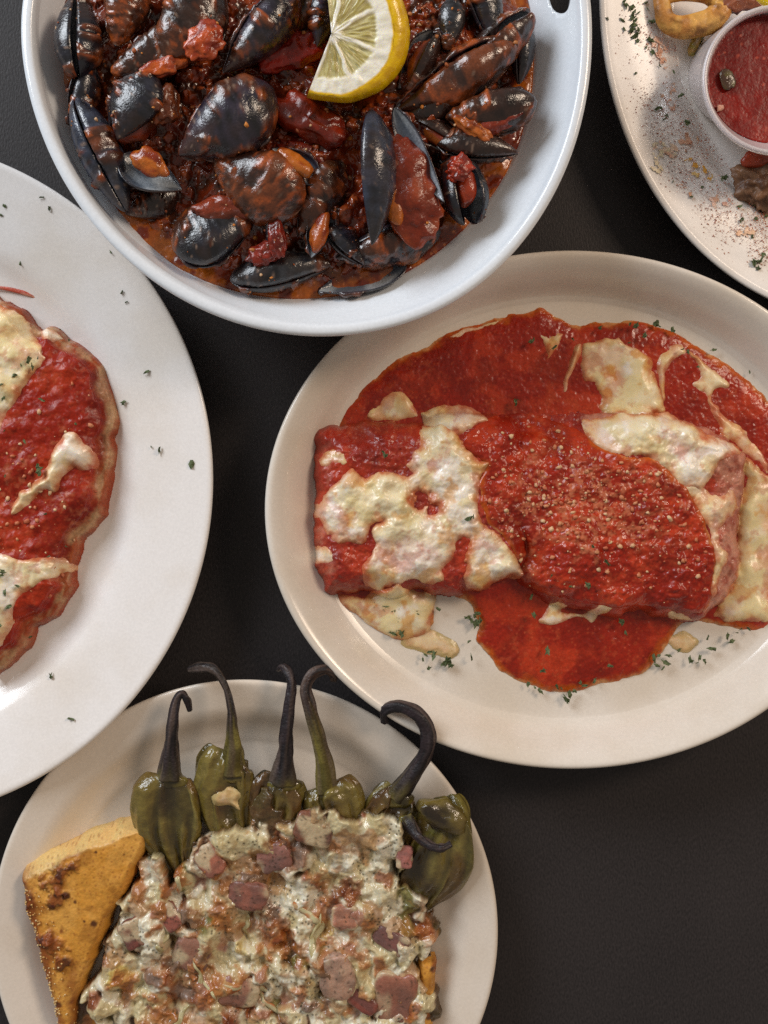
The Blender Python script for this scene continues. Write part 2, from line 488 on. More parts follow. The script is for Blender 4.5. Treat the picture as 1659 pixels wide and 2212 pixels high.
rings.append(scaled(Lq, 0.97, ZL - 0.004)); rings.append(scaled(Lq, 0.86, 0.020)); rings.append(scaled(Lq, 0.70, 0.008)); rings.append(scaled(Lq, 0.05, 0.006))
# smooth the rings along the profile
RR = np.array(rings)
fine = []
for i in range(len(RR) - 1):
    a, b, c, d = RR[max(i - 1, 0)], RR[i], RR[i + 1], RR[min(i + 2, len(RR) - 1)]
    for j in range(3):
        t = j / 3
        fine.append(0.5 * (2 * b + (c - a) * t + (2 * a - 5 * b + 4 * c - d) * t * t + (3 * b - a - 3 * c + d) * t ** 3))
fine.append(RR[-1])
body = loft('body', fine, M_bowl, bowl_root)
# finger opening of the lug at the upper right, cut right through the rim
P2 = spline([(1222, 14), (1232, 6), (1237, -24), (1232, -90), (1210, -150), (1185, -150), (1184, -90), (1196, -24), (1206, 2)], 6)
n2_ = len(P2); cv = [at(x, y, 0.057)[:2] + (0.02,) for x, y in P2] + [at(x, y, 0.057)[:2] + (0.075,) for x, y in P2]
cf = [(k, (k + 1) % n2_, n2_ + (k + 1) % n2_, n2_ + k) for k in range(n2_)] + [tuple(range(n2_))[::-1], tuple(range(n2_, 2 * n2_))]
cut = mesh('cutter', cv, cf, M_bowl)
bo = body.modifiers.new('Boolean', 'BOOLEAN'); bo.object = cut; bo.operation = 'DIFFERENCE'; bo.solver = 'EXACT'
bpy.context.view_layer.update()
nm = bpy.data.meshes.new_from_object(body.evaluated_get(bpy.context.evaluated_depsgraph_get()))
body.modifiers.clear()
if len(nm.polygons) > 1000: body.data = nm
bpy.data.objects.remove(cut)

# ---------------------------------------------------------------- tomato broth in the bowl
X, Y = grid(60, -40, 1185, 670, 2.0)
bs = sdf(X, Y, [tuple(p) for p in R_liq[::6]])
wx = X + 9 * fbm(X, Y, 60, 3, 11); wy = Y + 9 * fbm(X, Y, 60, 3, 12)
lump = fbm(wx, wy, 70, 4, 1); f1, cid = worley(wx, wy, 26, 3)
heap = sst(25, 190, bs + 30 * fbm(X, Y, 90, 2, 4))
Z = ZL + 0.0006 * fbm(X, Y, 30, 3, 8) + heap * (0.010 + 0.0045 * lump + 0.0008 * (0.55 - f1)) + 0.0002 * fbm(X, Y, 9, 2, 5) * heap
Z = Z - 0.0012 * sst(6, 0, bs)
oil = hexc('b05c18'); red = hexc('74280e'); brown = hexc('46200f'); dark = hexc('24110a')
t = fbm(wx, wy, 45, 4, 21)
col = lerp(lerp(red, brown, sst(-0.25, 0.3, t)), dark, 0.75 * sst(0.1, 0.55, fbm(wx, wy, 60, 4, 33)))
col = lerp(col, lerp(oil, red, sst(-0.3, 0.5, fbm(X, Y, 28, 3, 41))), 1 - sst(8, 100, bs + 26 * fbm(X, Y, 40, 3, 42)))
fp, cp = worley(X + 6 * fbm(X, Y, 14, 3, 61), Y + 6 * fbm(X, Y, 14, 3, 62), 24, 63)
pm = (cp > 0.35) * sst(0.62, 0.3, fp) * sst(20, 60, bs)
Z = Z + 0.0022 * pm * cp + 0.0015 * heap
col = lerp(col, lerp(hexc('96421a'), hexc('7a2c10'), sst(-0.3, 0.3, fbm(X, Y, 40, 3, 64))), pm * 0.75)
bits = (cid > 0.88) * sst(0.34, 0.2, f1) * heap
col = lerp(col, hexc('a8522a'), bits * 0.8)
f2, c2 = worley(X, Y, 8, 77)
col = lerp(col, hexc('c0703c'), (c2 > 0.95) * sst(0.4, 0.25, f2) * 0.8)
broth = field('tomato_broth', X, Y, Z, bs > -6, col, M_broth, ZL)
prop(broth, 'dark red chunky tomato broth with orange oil filling the handled bowl', 'sauce')

def lump_of(name, x, y, z, rx, ry, rz, yaw, colr, mat, label=None, cat=None, group=None, seed=0, amp=0.18, p=2.0, pitch=0, roll=0, parent=None, sc=0.6, nu=30, nv=20, col2=None, vs=0.5):
    v, f, d = blob_v(rx * S, ry * S, rz * S, p, nu, nv, amp, sc, seed)
    v = v * ((D - z) / D)
    v = v @ rotm(yaw, pitch, roll).T + np.array(at(x, y, z))
    c0 = hexc(colr); c1 = hexc(col2) if col2 else c0 * 0.72
    c = lerp(c0, c1, sst(-0.3, 0.4, n3(d + seed, vs, seed + 5)))
    o = mesh(name, v, f, mat, c, parent)
    if parent is None: prop(o, label, cat, group)
    return o

# ---------------------------------------------------------------- mussels
def valve(L, W, H, seed, sauce, sgn, tone):
    nu, nv = 44, 26
    u = np.linspace(0.0, 1, nu)[:, None]; ph = np.linspace(0, math.pi, nv)[None, :]
    wd = W / 2 * np.sin(math.pi * np.clip(u, 1e-4, 1 - 1e-4) ** 1.4) ** 0.58
    hh = H * np.sin(math.pi * np.clip(u, 1e-4, 1 - 1e-4) ** 1.12) ** 0.62
    cen = 0.10 * L * ((u - 0.5) ** 2 - 0.25)
    gl = 0.012 * np.sin(u * 60 + 3 * np.sin(ph * 2 + seed)) * np.sin(ph)
    def surf(k, dz):
        x = L * (u - 0.5) * k + 0 * ph
        y = cen - wd * k * np.cos(ph)
        z = hh * k * np.sin(ph) ** 0.85 * (1 + gl) - dz
        return np.stack([x, y, np.maximum(z, 0) if dz else z], -1).reshape(-1, 3)
    o = surf(1.0, 0.0); i = surf(0.965, 0.0005)
    v = np.concatenate([o, i])
    idx = np.arange(nu * nv).reshape(nu, nv)
    q = np.stack([idx[:-1, :-1], idx[1:, :-1], idx[1:, 1:], idx[:-1, 1:]], -1).reshape(-1, 4)
    f = [tuple(a) for a in q] + [tuple(a[::-1] + nu * nv) for a in q]
    n = nu * nv
    for k in range(nu - 1):
        for c in (0, nv - 1):
            a, b = idx[k, c], idx[k + 1, c]
            f.append((a, a + n, b + n, b) if c == 0 else (a, b, b + n, a + n))
    p0 = o / L
    U = np.repeat(u, nv, 1).ravel(); PH = np.repeat(ph, nu, 0).ravel()
    bl, bl2, br = hexc('0d0d12'), hexc('23242f'), hexc('3a2622')
    if tone == 'purple': bl2, br = hexc('3a3444'), hexc('4e3630')
    if tone == 'brown': bl, bl2, br = hexc('1c100d'), hexc('382019'), hexc('4a2a1c')
    if tone == 'blue': bl, bl2, br = hexc('14161e'), hexc('3a4254'), hexc('3a3434')
    if tone == 'grey': bl2, br = hexc('36383e'), hexc('463a34')
    band = np.sin(U * 70 + 4 * vn(U * 5, PH, seed)) * 0.5 + 0.5
    c = lerp(bl, bl2, np.clip(0.25 + 0.35 * band + 0.5 * vn(U * 9, PH * 2.5, seed), 0, 1))
    c = lerp(c, hexc('33221a'), 0.45 * sst(0.0, 0.6, fbm(p0[:, 0] * 10 + seed, p0[:, 1] * 12, 1.4, 3, seed + 31)))
    c = lerp(c, br, 0.7 * sst(0.35, 0.0, U + 0.15 * vn(U * 6, PH * 3, seed + 2)))
    p = o / L
    m = fbm(p[:, 0] * 10 + seed, p[:, 1] * 10 + p[:, 2] * 7, 2.2, 4, seed + 8)
    sauce = sauce * 1.15 + 0.06
    sm = sst(0.55 - sauce * 1.2, 0.75 - sauce * 1.0, m) if sauce > 0 else np.zeros(len(m))
    sc_ = lerp(hexc('70391c'), hexc('41200f'), sst(-0.3, 0.3, fbm(p[:, 0] * 10, p[:, 1] * 10, 1.0, 3, seed + 4)))
    c = lerp(c, sc_, sm * 0.92)
    c = lerp(c, hexc('a8501e'), 0.7 * sm * sst(0.25, 0.6, fbm(p[:, 0] * 30, p[:, 1] * 30 + p[:, 2] * 20, 1.6, 3, seed + 14)))
    nrm = np.stack([o[:, 0] * 0, o[:, 1] - np.repeat(cen, nv, 1).ravel(), o[:, 2] + 1e-5], 1); nrm /= np.linalg.norm(nrm, axis=1)[:, None]
    v[:n] += nrm * (sm * (0.0006 + 0.0006 * (0.5 + m) + 0.0004 * fbm(p[:, 0] * 60, p[:, 1] * 60 + p[:, 2] * 40, 2.0, 2, seed + 6)))[:, None]
    fl, cc = worley(p[:, 0] * 100, p[:, 1] * 100 + p[:, 2] * 60, 3.2, seed)
    c = lerp(c, hexc('8a7262'), 0.7 * (cc > 0.94) * sst(0.35, 0.2, fl))
    pearl = lerp(hexc('59616c'), hexc('99a0a6'), sst(-0.2, 0.5, vn(U * 3, PH * 1.5, seed)))
    pearl = lerp(pearl, hexc('241c2a'), sst(0.75, 0.98, np.abs(np.cos(PH)) + 0.1 * U) * 0.9)
    cols = np.concatenate([c, pearl])
    if sgn < 0:
        v = v * np.array([1, 1, -1]); f = [a[::-1] for a in f]
    return v, f, cols, W

def mussel(label, x, y, L, yaw, roll=0, opn=0, z=0.052, pitch=0, W=0.52, H=0.19, sauce=0.2, tone='black', one=None, meat=None, seed=1, flip=1):
    """yaw: direction hinge -> broad end, degrees anticlockwise from the right of the picture"""
    root = empty('mussel', label, 'mussel', at(x, y, z), 'mussels in the tomato broth')
    Lm = L * S * (D - z) / D * 0.98
    R = rotm(yaw, pitch, roll)
    for sgn in (1, -1):
        if one and sgn != one: continue
        v, f, c, wd = valve(Lm, Lm * W, Lm * H, seed * 7 + sgn, sauce, sgn, tone)
        h = -flip * wd * 0.42
        a = math.radians(opn / 2) * sgn * flip
        yy = v[:, 1] - h
        v = np.stack([v[:, 0], h + yy * math.cos(a) - v[:, 2] * math.sin(a), yy * math.sin(a) + v[:, 2] * math.cos(a)], 1)
        mesh('shell', v @ R.T + np.array(at(x, y, z)), f, M_shell, c, root)
    if meat:
        mc, k, dy = meat
        v, f, d = blob_v(Lm * 0.36 * k, Lm * W * 0.34 * k, Lm * H * 0.75 * k, 2.2, 30, 20, 0.28, 0.55, seed)
        v[:, 1] += dy * Lm * W
        cc = lerp(hexc(mc), hexc('7c2a10'), sst(-0.1, 0.45, n3(d + seed, 0.5, seed)))
        mesh('meat', v @ R.T + np.array(at(x, y, z)), f, M_meat, cc, root)
    return root

mussel('closed blue-black mussel seen end-on at the upper left edge of the bowl', 168, 78, 185, -88, 88, 10, 0.055, 0, 0.50, 0.27, 0.05, 'black', seed=2)
mussel('mussel smothered in bright red sauce at the top of the bowl, left of centre', 405, 55, 230, 60, 15, 8, 0.060, 0, 0.62, 0.22, 0.62, 'brown', seed=3)
mussel('sauce-coated mussel shell just below the bright red sauced one', 325, 118, 190, 25, 20, 8, 0.057, 0, 0.50, 0.20, 0.55, 'brown', seed=4)
mussel('open black mussel with pale shell lip and brown meat, upper left', 296, 240, 165, 62, 205, 75, 0.056, 0, 0.72, 0.20, 0.05, 'black', meat=('7a3a1a', 1.0, 0.08), seed=5)
mussel('long narrow blue-black mussel lying against the left wall of the bowl', 218, 335, 275, 114, 78, 4, 0.054, 0, 0.36, 0.17, 0.0, 'blue', seed=6)
mussel('gaping mussel with grey-blue shell lining and orange meat, lower left', 322, 362, 160, 152, 172, 70, 0.061, 0, 0.62, 0.16, 0.0, 'grey', one=1, meat=('b3601c', 0.8, 0.12), seed=7)
mussel('large purple-black mussel lying convex side up beside the tomato chunk', 489, 264, 255, 34, 8, 5, 0.060, -4, 0.60, 0.25, 0.28, 'purple', seed=8)
mussel('tall mussel gaping open with a red sauced filling, right of centre', 775, 384, 300, 90, -78, 62, 0.060, 0, 0.42, 0.19, 0.04, 'blue', one=-1, seed=9)
mussel('rounded dark mussel pointing right, just above the sharp tipped one', 1060, 236, 205, 10, 20, 25, 0.055, 0, 0.46, 0.18, 0.42, 'brown', meat=('9c5420', 0.9, -0.2), seed=10)
mussel('dark mussel with its sharp tip pointing right, under the rounded dark one', 1030, 320, 185, 172, 30, 6, 0.054, 0, 0.40, 0.18, 0.35, 'brown', seed=11)
mussel('open black mussel standing upright near the right wall with red sauce between its shells', 1003, 405, 165, -80, 80, 45, 0.054, 0, 0.52, 0.24, 0.06, 'black', meat=('9a3416', 0.8, 0.1), seed=12)
mussel('broad dull black mussel sitting in the broth at the lower left', 462, 508, 190, -160, 10, 6, 0.050, 0, 0.72, 0.22, 0.30, 'black', seed=13)
mussel('glossy grey mussel half sunk in the broth at the bottom of the bowl', 605, 588, 225, 188, 35, 4, 0.045, 0, 0.40, 0.18, 0.05, 'grey', seed=14)
mussel('short dark mussel tucked under the tip of the tall gaping mussel', 748, 528, 120, 130, 40, 6, 0.050, 0, 0.55, 0.2, 0.15, 'black', seed=15)
mussel('long dark mussel lying level below the red sauced filling', 838, 528, 240, 14, 60, 4, 0.047, 0, 0.40, 0.16, 0.25, 'black', seed=16)
mussel('upturned brown mussel shell at the very bottom rim of the broth', 782, 602, 205, 16, 150, 0, 0.0435, 0, 0.42, 0.12, 0.3, 'grey', one=1, seed=17)
mussel('sleek purple mussel pointing up and right near the top edge, left of the lemon', 560, 70, 240, 48, 40, 6, 0.060, 0, 0.40, 0.19, 0.40, 'purple', seed=18)
mussel('mauve mussel half hidden behind the cut edge of the lemon', 694, 40, 130, 82, 10, 5, 0.056, 0, 0.5, 0.2, 0.1, 'purple', seed=19)
mussel('brown sauce-covered mussel in the middle of the bowl, below the purple one', 560, 392, 225, -28, 15, 8, 0.055, 0, 0.68, 0.22, 0.60, 'brown', seed=20)
mussel('small blue-grey mussel showing to the right of the lemon near the top edge', 972, 52, 120, 85, -10, 4, 0.056, 0, 0.5, 0.2, 0.05, 'grey', seed=21)
mussel('long brown mussel slanting up to the right beside the lemon', 985, 165, 300, 28, 55, 12, 0.055, 0, 0.34, 0.16, 0.60, 'brown', seed=22)
mussel('second long brown mussel slanting upward, nearer the right wall', 1060, 105, 240, 40, 70, 14, 0.053, 0, 0.36, 0.16, 0.60, 'brown', seed=23)
mussel('black mussel against the right wall of the bowl near the top', 1128, 110, 150, 84, 60, 4, 0.047, 0, 0.40, 0.17, 0.05, 'black', seed=24)
mussel('dark mussel at the top edge of the photo, right of the small blue-grey one', 1050, 20, 150, 100, 30, 4, 0.054, 0, 0.5, 0.2, 0.1, 'black', seed=25)
mussel('dark mussel sunk in the broth between the gaping one and the wall at lower left', 330, 440, 130, 20, 30, 4, 0.043, 0, 0.5, 0.2, 0.3, 'brown', seed=26)
mussel('brown mussel hidden behind the dark sauce under the lemon', 930, 235, 160, 20, 50, 10, 0.053, 0, 0.42, 0.18, 0.3, 'brown', seed=27)
mussel('sauce-covered mussel at the top left edge of the photo', 270, 20, 170, 75, 30, 8, 0.055, 0, 0.55, 0.2, 0.55, 'brown', seed=28)
mussel('thin dark mussel shell standing on edge beside the small red tomato piece', 585, 500, 120, 92, 85, 4, 0.053, 0, 0.3, 0.10, 0.1, 'black', seed=29)
mussel('dark mussel under the tomato chunk, in the middle of the bowl', 690, 430, 190, 60, 30, 8, 0.050, 0, 0.5, 0.18, 0.4, 'brown', seed=30)
mussel('small open mussel with orange meat between the purple one and the tomato chunk', 640, 350, 130, -35, 150, 50, 0.060, 0, 0.5, 0.18, 0.2, 'black', one=1, meat=('b0601e', 0.85, 0.05), seed=34)
mussel('small open mussel with orange meat left of the gaping mussel foot', 690, 500, 120, 70, 160, 50, 0.055, 0, 0.5, 0.18, 0.3, 'brown', one=1, meat=('a4501a', 0.9, 0.0), seed=35)
mussel('half open brown mussel under the second long slanting one', 950, 300, 150, 150, 60, 30, 0.052, 0, 0.45, 0.18, 0.4, 'brown', meat=('9c5420', 0.9, 0.1), seed=36)
mussel('dark mussel wedged beside the left wall below the end-on closed one', 175, 205, 140, 70, 50, 20, 0.050, 0, 0.45, 0.18, 0.3, 'black', meat=('a4501a', 0.7, 0.1), seed=37)
mussel('brown mussel lying behind the sleek purple one at the top edge', 625, 30, 150, 30, 30, 20, 0.054, 0, 0.5, 0.18, 0.5, 'brown', seed=38)
mussel('dark open mussel just right of the lemon rind', 905, 130, 150, 60, 60, 40, 0.055, 0, 0.45, 0.18, 0.4, 'brown', meat=('96481c', 0.9, 0.0), seed=39)
# the gaping mussel's other shell and filling
lump_of('sauced_filling', 872, 398, 0.057, 70, 130, 34, 20, '96401c', M_pulp, 'red sauced filling inside the tall gaping mussel', 'seafood', None, 31, 0.15, 2.3, sc=0.2, col2='74260f', nu=60, nv=40, vs=0.35)
lump_of('mussel_meat', 850, 432, 0.0605, 22, 52, 12, 12, 'b5611c', M_meat, 'orange mussel meat poking through the red sauced filling', 'seafood', None, 32, 0.15)
mussel('blue-grey shell edge on the right of the red sauced filling', 905, 335, 240, 118, 150, 0, 0.062, 0, 0.24, 0.08, 0.05, 'grey', one=1, seed=33)
for k, (x, y, rx, ry, rz, yaw, lab) in enumerate([
    (628, 108, 70, 42, 20, 18, 'soft red tomato piece between the sleek mussel and the lemon'),
    (668, 262, 82, 40, 24, -28, 'large red tomato chunk beside the purple-black mussel'),
    (572, 548, 42, 22, 16, 20, 'small bright red tomato piece at the bottom of the bowl'),
    (598, 515, 20, 38, 16, 5, 'upright red tomato sliver beside the thin dark shell'),
    (895, 470, 48, 34, 20, 30, 'red tomato pulp at the foot of the gaping mussel'),
    (1085, 255, 58, 20, 14, 24, 'red tomato pulp spread along the rounded dark mussel'),
    (440, 92, 50, 36, 16, 40, 'bright red tomato pulp on top of the uppermost sauced mussel'),
    (360, 140, 48, 18, 12, 12, 'orange red tomato pulp along the second sauced mussel'),
    (925, 255, 34, 44, 14, 0, 'dark red tomato pulp below the lemon'),
    (990, 365, 24, 30, 14, -30, 'red tomato pulp inside the upright open mussel'),
    (1020, 275, 42, 20, 12, -35, 'orange tomato strip on the dark mussel pair at the right'),
    (655, 330, 60, 26, 16, -20, 'dull red tomato skin under the large tomato chunk'),
    (490, 450, 70, 26, 14, 10, 'brown red pulp on the broad dull black mussel'),
    (350, 228, 34, 44, 20, 8, 'brown meaty lump in the open black mussel')]):
    c1, c2 = [('8f1f10', '6b150b'), ('86260f', '621a0b'), ('80281a', '601a10'), ('80281a', '601a10'), ('8e2a14', '6c1a0c'), ('84301c', '5c1c10'), ('b04a1e', '7e2410'), ('b5521c', '8a3010'), ('6a1c10', '4a120a'), ('9a3018', '6c1c0e'), ('ac5a1e', '7c3412'), ('6e1e0e', '4c140a'), ('7c3018', '54200e'), ('6c3418', '4a200e')][k]
    zz = [0.054, 0.0555, 0.0525, 0.055, 0.052, 0.0575, 0.0705, 0.064, 0.053, 0.060, 0.059, 0.052, 0.0545, 0.060][k]
    lump_of('tomato_piece', x, y, zz, rx, ry, rz, yaw, c1, M_pulp, lab, 'tomato', 'tomato pieces among the mussels', 40 + k, 0.3, 2.4, sc=0.26, col2=c2, nu=44, nv=28, vs=0.4)

def scatter_grains(name, pts, mat, cols, label, cat, flatz=0.7):
    """pts: list of (world xyz, radius)"""
    bv = np.array([(1, 0, 0), (-1, 0, 0), (0, 1, 0), (0, -1, 0), (0, 0, 1), (0, 0, -1), (.6, .6, .6), (-.6, .6, .6), (.6, -.6, .6), (-.6, -.6, .6)], float)
    bf = [(4, 6, 7), (4, 7, 9), (4, 9, 8), (4, 8, 6), (0, 2, 6), (2, 1, 7), (1, 3, 9), (3, 0, 8), (6, 2, 7), (7, 1, 9), (9, 3, 8), (8, 0, 6), (5, 2, 0), (5, 1, 2), (5, 3, 1), (5, 0, 3)]
    V = []; F = []; K = []
    for i, (p, r) in enumerate(pts):
        M = rotm(random.uniform(0, 360), random.uniform(-40, 40), random.uniform(-40, 40))
        q = bv * r * (0.7 + 0.6 * rng.random((10, 1))) * np.array([1, random.uniform(0.6, 1), flatz])
        V.append(q @ M.T + p); F += [tuple(a + 10 * i for a in t) for t in bf]
        K.append(np.repeat(cols[random.randrange(len(cols))][None], 10, 0))
    o = mesh(name, np.concatenate(V), F, mat, np.concatenate(K), None, smooth=True)
    return prop(o, label, cat, None, 'stuff')


# garlic and pulp crumbs on top of the shells
TOPS = {}
bpy.context.view_layer.update()
for o in COL.objects:
    if o.type == 'MESH' and o.name.split('.')[0] in ('shell', 'tomato_piece', 'tomato_broth', 'sauced_filling'):
        co = np.empty(len(o.data.vertices) * 3); o.data.vertices.foreach_get('co', co)
        co = co.reshape(-1, 3) + np.array(abs_loc(o))
        for p in co[::3]:
            k = (int(p[0] / 0.0012), int(p[1] / 0.0012))
            if k not in TOPS or TOPS[k][2] < p[2]: TOPS[k] = p
tops = [p for p in TOPS.values() if p[2] > 0.041]
pts = []
for p in random.sample(tops, 650):
    if float(fbm(np.array([p[0]]), np.array([p[1]]), 0.02, 3, 3)[0]) < random.uniform(-0.5, 0.5): continue
    pts.append((p + np.array([0, 0, 0.0002]), random.choice([1.2, 1.6, 2.0, 2.6, 3.6, 5.5]) * S))
GB = [hexc('b0703c'), hexc('a2572c'), hexc('c09a74'), hexc('8a4420'), hexc('c47a30')]
scatter_grains('garlic_crumbs', pts, M_grain, GB, 'orange and pale garlic and pulp crumbs clinging to the mussels', 'garlic')
# ---------------------------------------------------------------- lemon
def lemon():
    cx, cy, R0 = 716, 72, 146 * 0.78
    root = empty('lemon_wedge', 'half slice of lemon with yellow rind resting on the mussels', 'lemon', at(cx, cy, 0.066))
    a0, a1 = math.radians(-112), math.radians(97)
    nt, nr = 150, 60
    A = np.linspace(a0, a1, nt)[:, None]; r = np.linspace(0.0, 1, nr)[None, :]
    Aa = A + 0 * r; rr = r + 0 * A
    # outline a little irregular
    Rf = R0 * (1 + 0.05 * np.sin(Aa * 1.3 + 0.3) + 0.02 * vn(Aa * 3, Aa * 0, 3))
    x = rr * Rf * np.cos(Aa); y = rr * Rf * np.sin(Aa)
    nseg = 4.4
    sg = (Aa - a0) / (a1 - a0) * nseg + 0.06 * vn(rr * 5, Aa * 4, 2)
    mem = np.abs(sg - np.round(sg)) * rr * 1.6
    inseg = sst(0.03, 0.09, mem) * sst(0.10, 0.2, rr) * sst(0.76, 0.69, rr + 0.02 * vn(Aa * 8, rr * 0, 5))
    ves = vn(Aa * 26, rr * 5.5, 9) * 0.6 + vn(Aa * 55, rr * 9, 12) * 0.5
    z = inseg * (-0.0004 + 0.0005 * ves) + 0.0003 * vn(Aa * 9, rr * 7, 4)
    flesh = lerp(hexc('dad3a0'), hexc('aea05c'), sst(-0.4, 0.5, ves)); pith = hexc('faf7e8'); rind = hexc('ecc010')
    c = lerp(np.broadcast_to(pith, Aa.shape + (3,)), flesh, inseg)
    c = lerp(c, rind, sst(0.955, 0.985, rr + 0.008 * vn(Aa * 20, rr * 0, 8)))
    idx = np.arange(nt * nr).reshape(nt, nr)
    f = np.stack([idx[:-1, :-1], idx[:-1, 1:], idx[1:, 1:], idx[1:, :-1]], -1).reshape(-1, 4)
    Rm = rotm(0, 5, 12)
    def put(x, y, z):
        v = np.stack([x.ravel() * S, y.ravel() * S, z.ravel()], 1) @ Rm.T
        return v + np.array(at(cx, cy, 0.0765))
    mesh('flesh', put(x, y, z), f, M_lemon, c.reshape(-1, 3), root)
    # rind: bulges out below the cut face, then turns under
    q = np.linspace(0, 1, 14)[None, :]
    Aq = A + 0 * q; Rq = R0 * (1 + 0.05 * np.sin(Aq * 1.3 + 0.3) + 0.02 * vn(Aq * 3, Aq * 0, 3))
    bul = 0.08 + 0.24 * np.clip(np.cos(Aq - 0.15), 0, 1)
    k = 1 + bul * np.sin(q * math.pi * 0.62) - 0.5 * np.clip(q - 0.55, 0, 1) ** 1.2
    zz = -0.026 * q ** 2.4 + 0 * Aq
    pit = 0.004 * vn(Aq * 60, q * 14, 3)
    xr = Rq * (k + pit) * np.cos(Aq); yr = Rq * (k + pit) * np.sin(Aq)
    idx = np.arange(nt * 14).reshape(nt, 14)
    f2_ = np.stack([idx[:-1, :-1], idx[:-1, 1:], idx[1:, 1:], idx[1:, :-1]], -1).reshape(-1, 4)
    cr = lerp(hexc('f0c60c'), hexc('dcae08'), sst(-0.5, 0.6, vn(Aq * 12, q * 4, 6)))
    mesh('rind', put(xr, yr, zz), f2_, M_lemon, cr.reshape(-1, 3), root)
lemon()

# ---------------------------------------------------------------- oval platter: sauce, rolls, cheese
LR = [(684, 928), (800, 914), (915, 902), (1045, 890), (1120, 905), (1158, 1000), (1165, 1100), (1142, 1200), (1100, 1262), (1000, 1286), (850, 1284), (725, 1288), (692, 1268), (676, 1180), (671, 1090), (678, 1000)]
RRl = [(1062, 930), (1180, 900), (1260, 893), (1400, 888), (1500, 912), (1600, 960), (1616, 1010), (1602, 1100), (1598, 1200), (1586, 1260), (1545, 1325), (1440, 1338), (1300, 1330), (1180, 1296), (1110, 1268), (1090, 1150), (1076, 1050)]
PUD = [(712, 940), (745, 880), (790, 822), (850, 772), (950, 727), (1060, 683), (1130, 672), (1166, 655), (1195, 674), (1235, 690), (1300, 691), (1380, 683), (1440, 700), (1510, 735), (1570, 770), (1620, 810), (1680, 860), (1720, 1000), (1720, 1250), (1670, 1360), (1570, 1352), (1500, 1345), (1458, 1385), (1435, 1420), (1400, 1455), (1330, 1480), (1230, 1498), (1170, 1494), (1118, 1472), (1075, 1438), (1055, 1405), (1035, 1385), (1040, 1350), (1012, 1300), (950, 1288), (935, 1330), (915, 1380), (860, 1385), (800, 1352), (750, 1320), (694, 1275), (672, 1180), (668, 1060), (685, 965)]
def pil(s, e, h, p=2.2):
    return h * (1 - (1 - np.clip(s / e, 0, 1)) ** p) ** (1 / p)
ZP = 0.0092
def oval_base(X, Y):
    wx = X + 7 * fbm(X, Y, 50, 3, 101); wy = Y + 7 * fbm(X, Y, 50, 3, 102)
    s = sdf(wx, wy, PUD)
    z = ZP - 0.0010 + pil(s + 4, 44, 0.0034, 1.7) + 0.00022 * fbm(X, Y, 40, 3, 103) * sst(0, 30, s)
    return s, z
def roll_h(X, Y, poly, h, seed):
    wx = X + 12 * fbm(X, Y, 60, 3, seed); wy = Y + 12 * fbm(X, Y, 60, 3, seed + 1)
    s = sdf(wx, wy, poly)
    z = 0.0095 + pil(s, 72, h, 2.0) + (0.0014 * fbm(X, Y, 70, 3, seed + 2) + 0.0006 * fbm(X, Y, 20, 3, seed + 3)) * sst(0, 40, s)
    if poly is RRl:
        d = np.full(X.shape, 1e9)
        for px, py in spline([(1075, 1180), (1060, 1050), (1062, 930), (1150, 900), (1262, 885)], 8, closed=False): d = np.minimum(d, np.hypot(X - px, Y - py))
        rp = sst(-30, 150, d)
        z = 0.0118 + (z - 0.0118) * rp
    return s, z
def oval_top(X, Y):
    a, za = oval_base(X, Y)
    s1, z1 = roll_h(X, Y, LR, 0.0155, 111); s2, z2 = roll_h(X, Y, RRl, 0.0150, 121)
    z = za.copy()
    z = np.where(s1 > 0, np.maximum(z, z1), z); z = np.where(s2 > 0, np.maximum(z, z2), z)
    return z, a, s1, s2
ZF = 0.018
red1, red2, red3, rorg = hexc('96220e'), hexc('ae3417'), hexc('701408'), hexc('b8560f')
def sauce_col(X, Y, s, seed):
    t = fbm(X, Y, 55, 4, seed)
    c = lerp(red1, red2, sst(-0.1, 0.45, t)); c = lerp(c, red3, sst(0.0, 0.6, fbm(X, Y, 80, 4, seed + 1)) * 0.55)
    c = lerp(c, rorg, 0.8 * (1 - sst(2, 18, s + 9 * fbm(X, Y, 34, 4, seed + 2))))
    c = lerp(c, hexc('cf9a62'), 0.7 * (1 - sst(-3, 5, s + 7 * fbm(X, Y, 22, 4, seed + 12))))
    f, cid = worley(X, Y, 7, seed + 3)
    c = lerp(c, hexc('b8502e'), 0.5 * (cid > 0.86) * sst(0.5, 0.1, f))
    c = lerp(c, hexc('c05a34'), 0.25 * sst(0.15, 0.6, fbm(X, Y, 12, 4, seed + 15)) * sst(-0.2, 0.4, fbm(X, Y, 90, 2, seed + 16)))
    return c

X, Y = grid(655, 640, 1672, 1512, 2.0)
s, z = oval_base(X, Y)
z = z + 0.00014 * fbm(X, Y, 7, 2, 130)
cs = sauce_col(X, Y, s, 131)
o = field('tomato_sauce', X, Y, z, s > -3, cs, M_sauce, ZF)
prop(o, 'smooth red tomato sauce pooled across the oval platter', 'sauce')

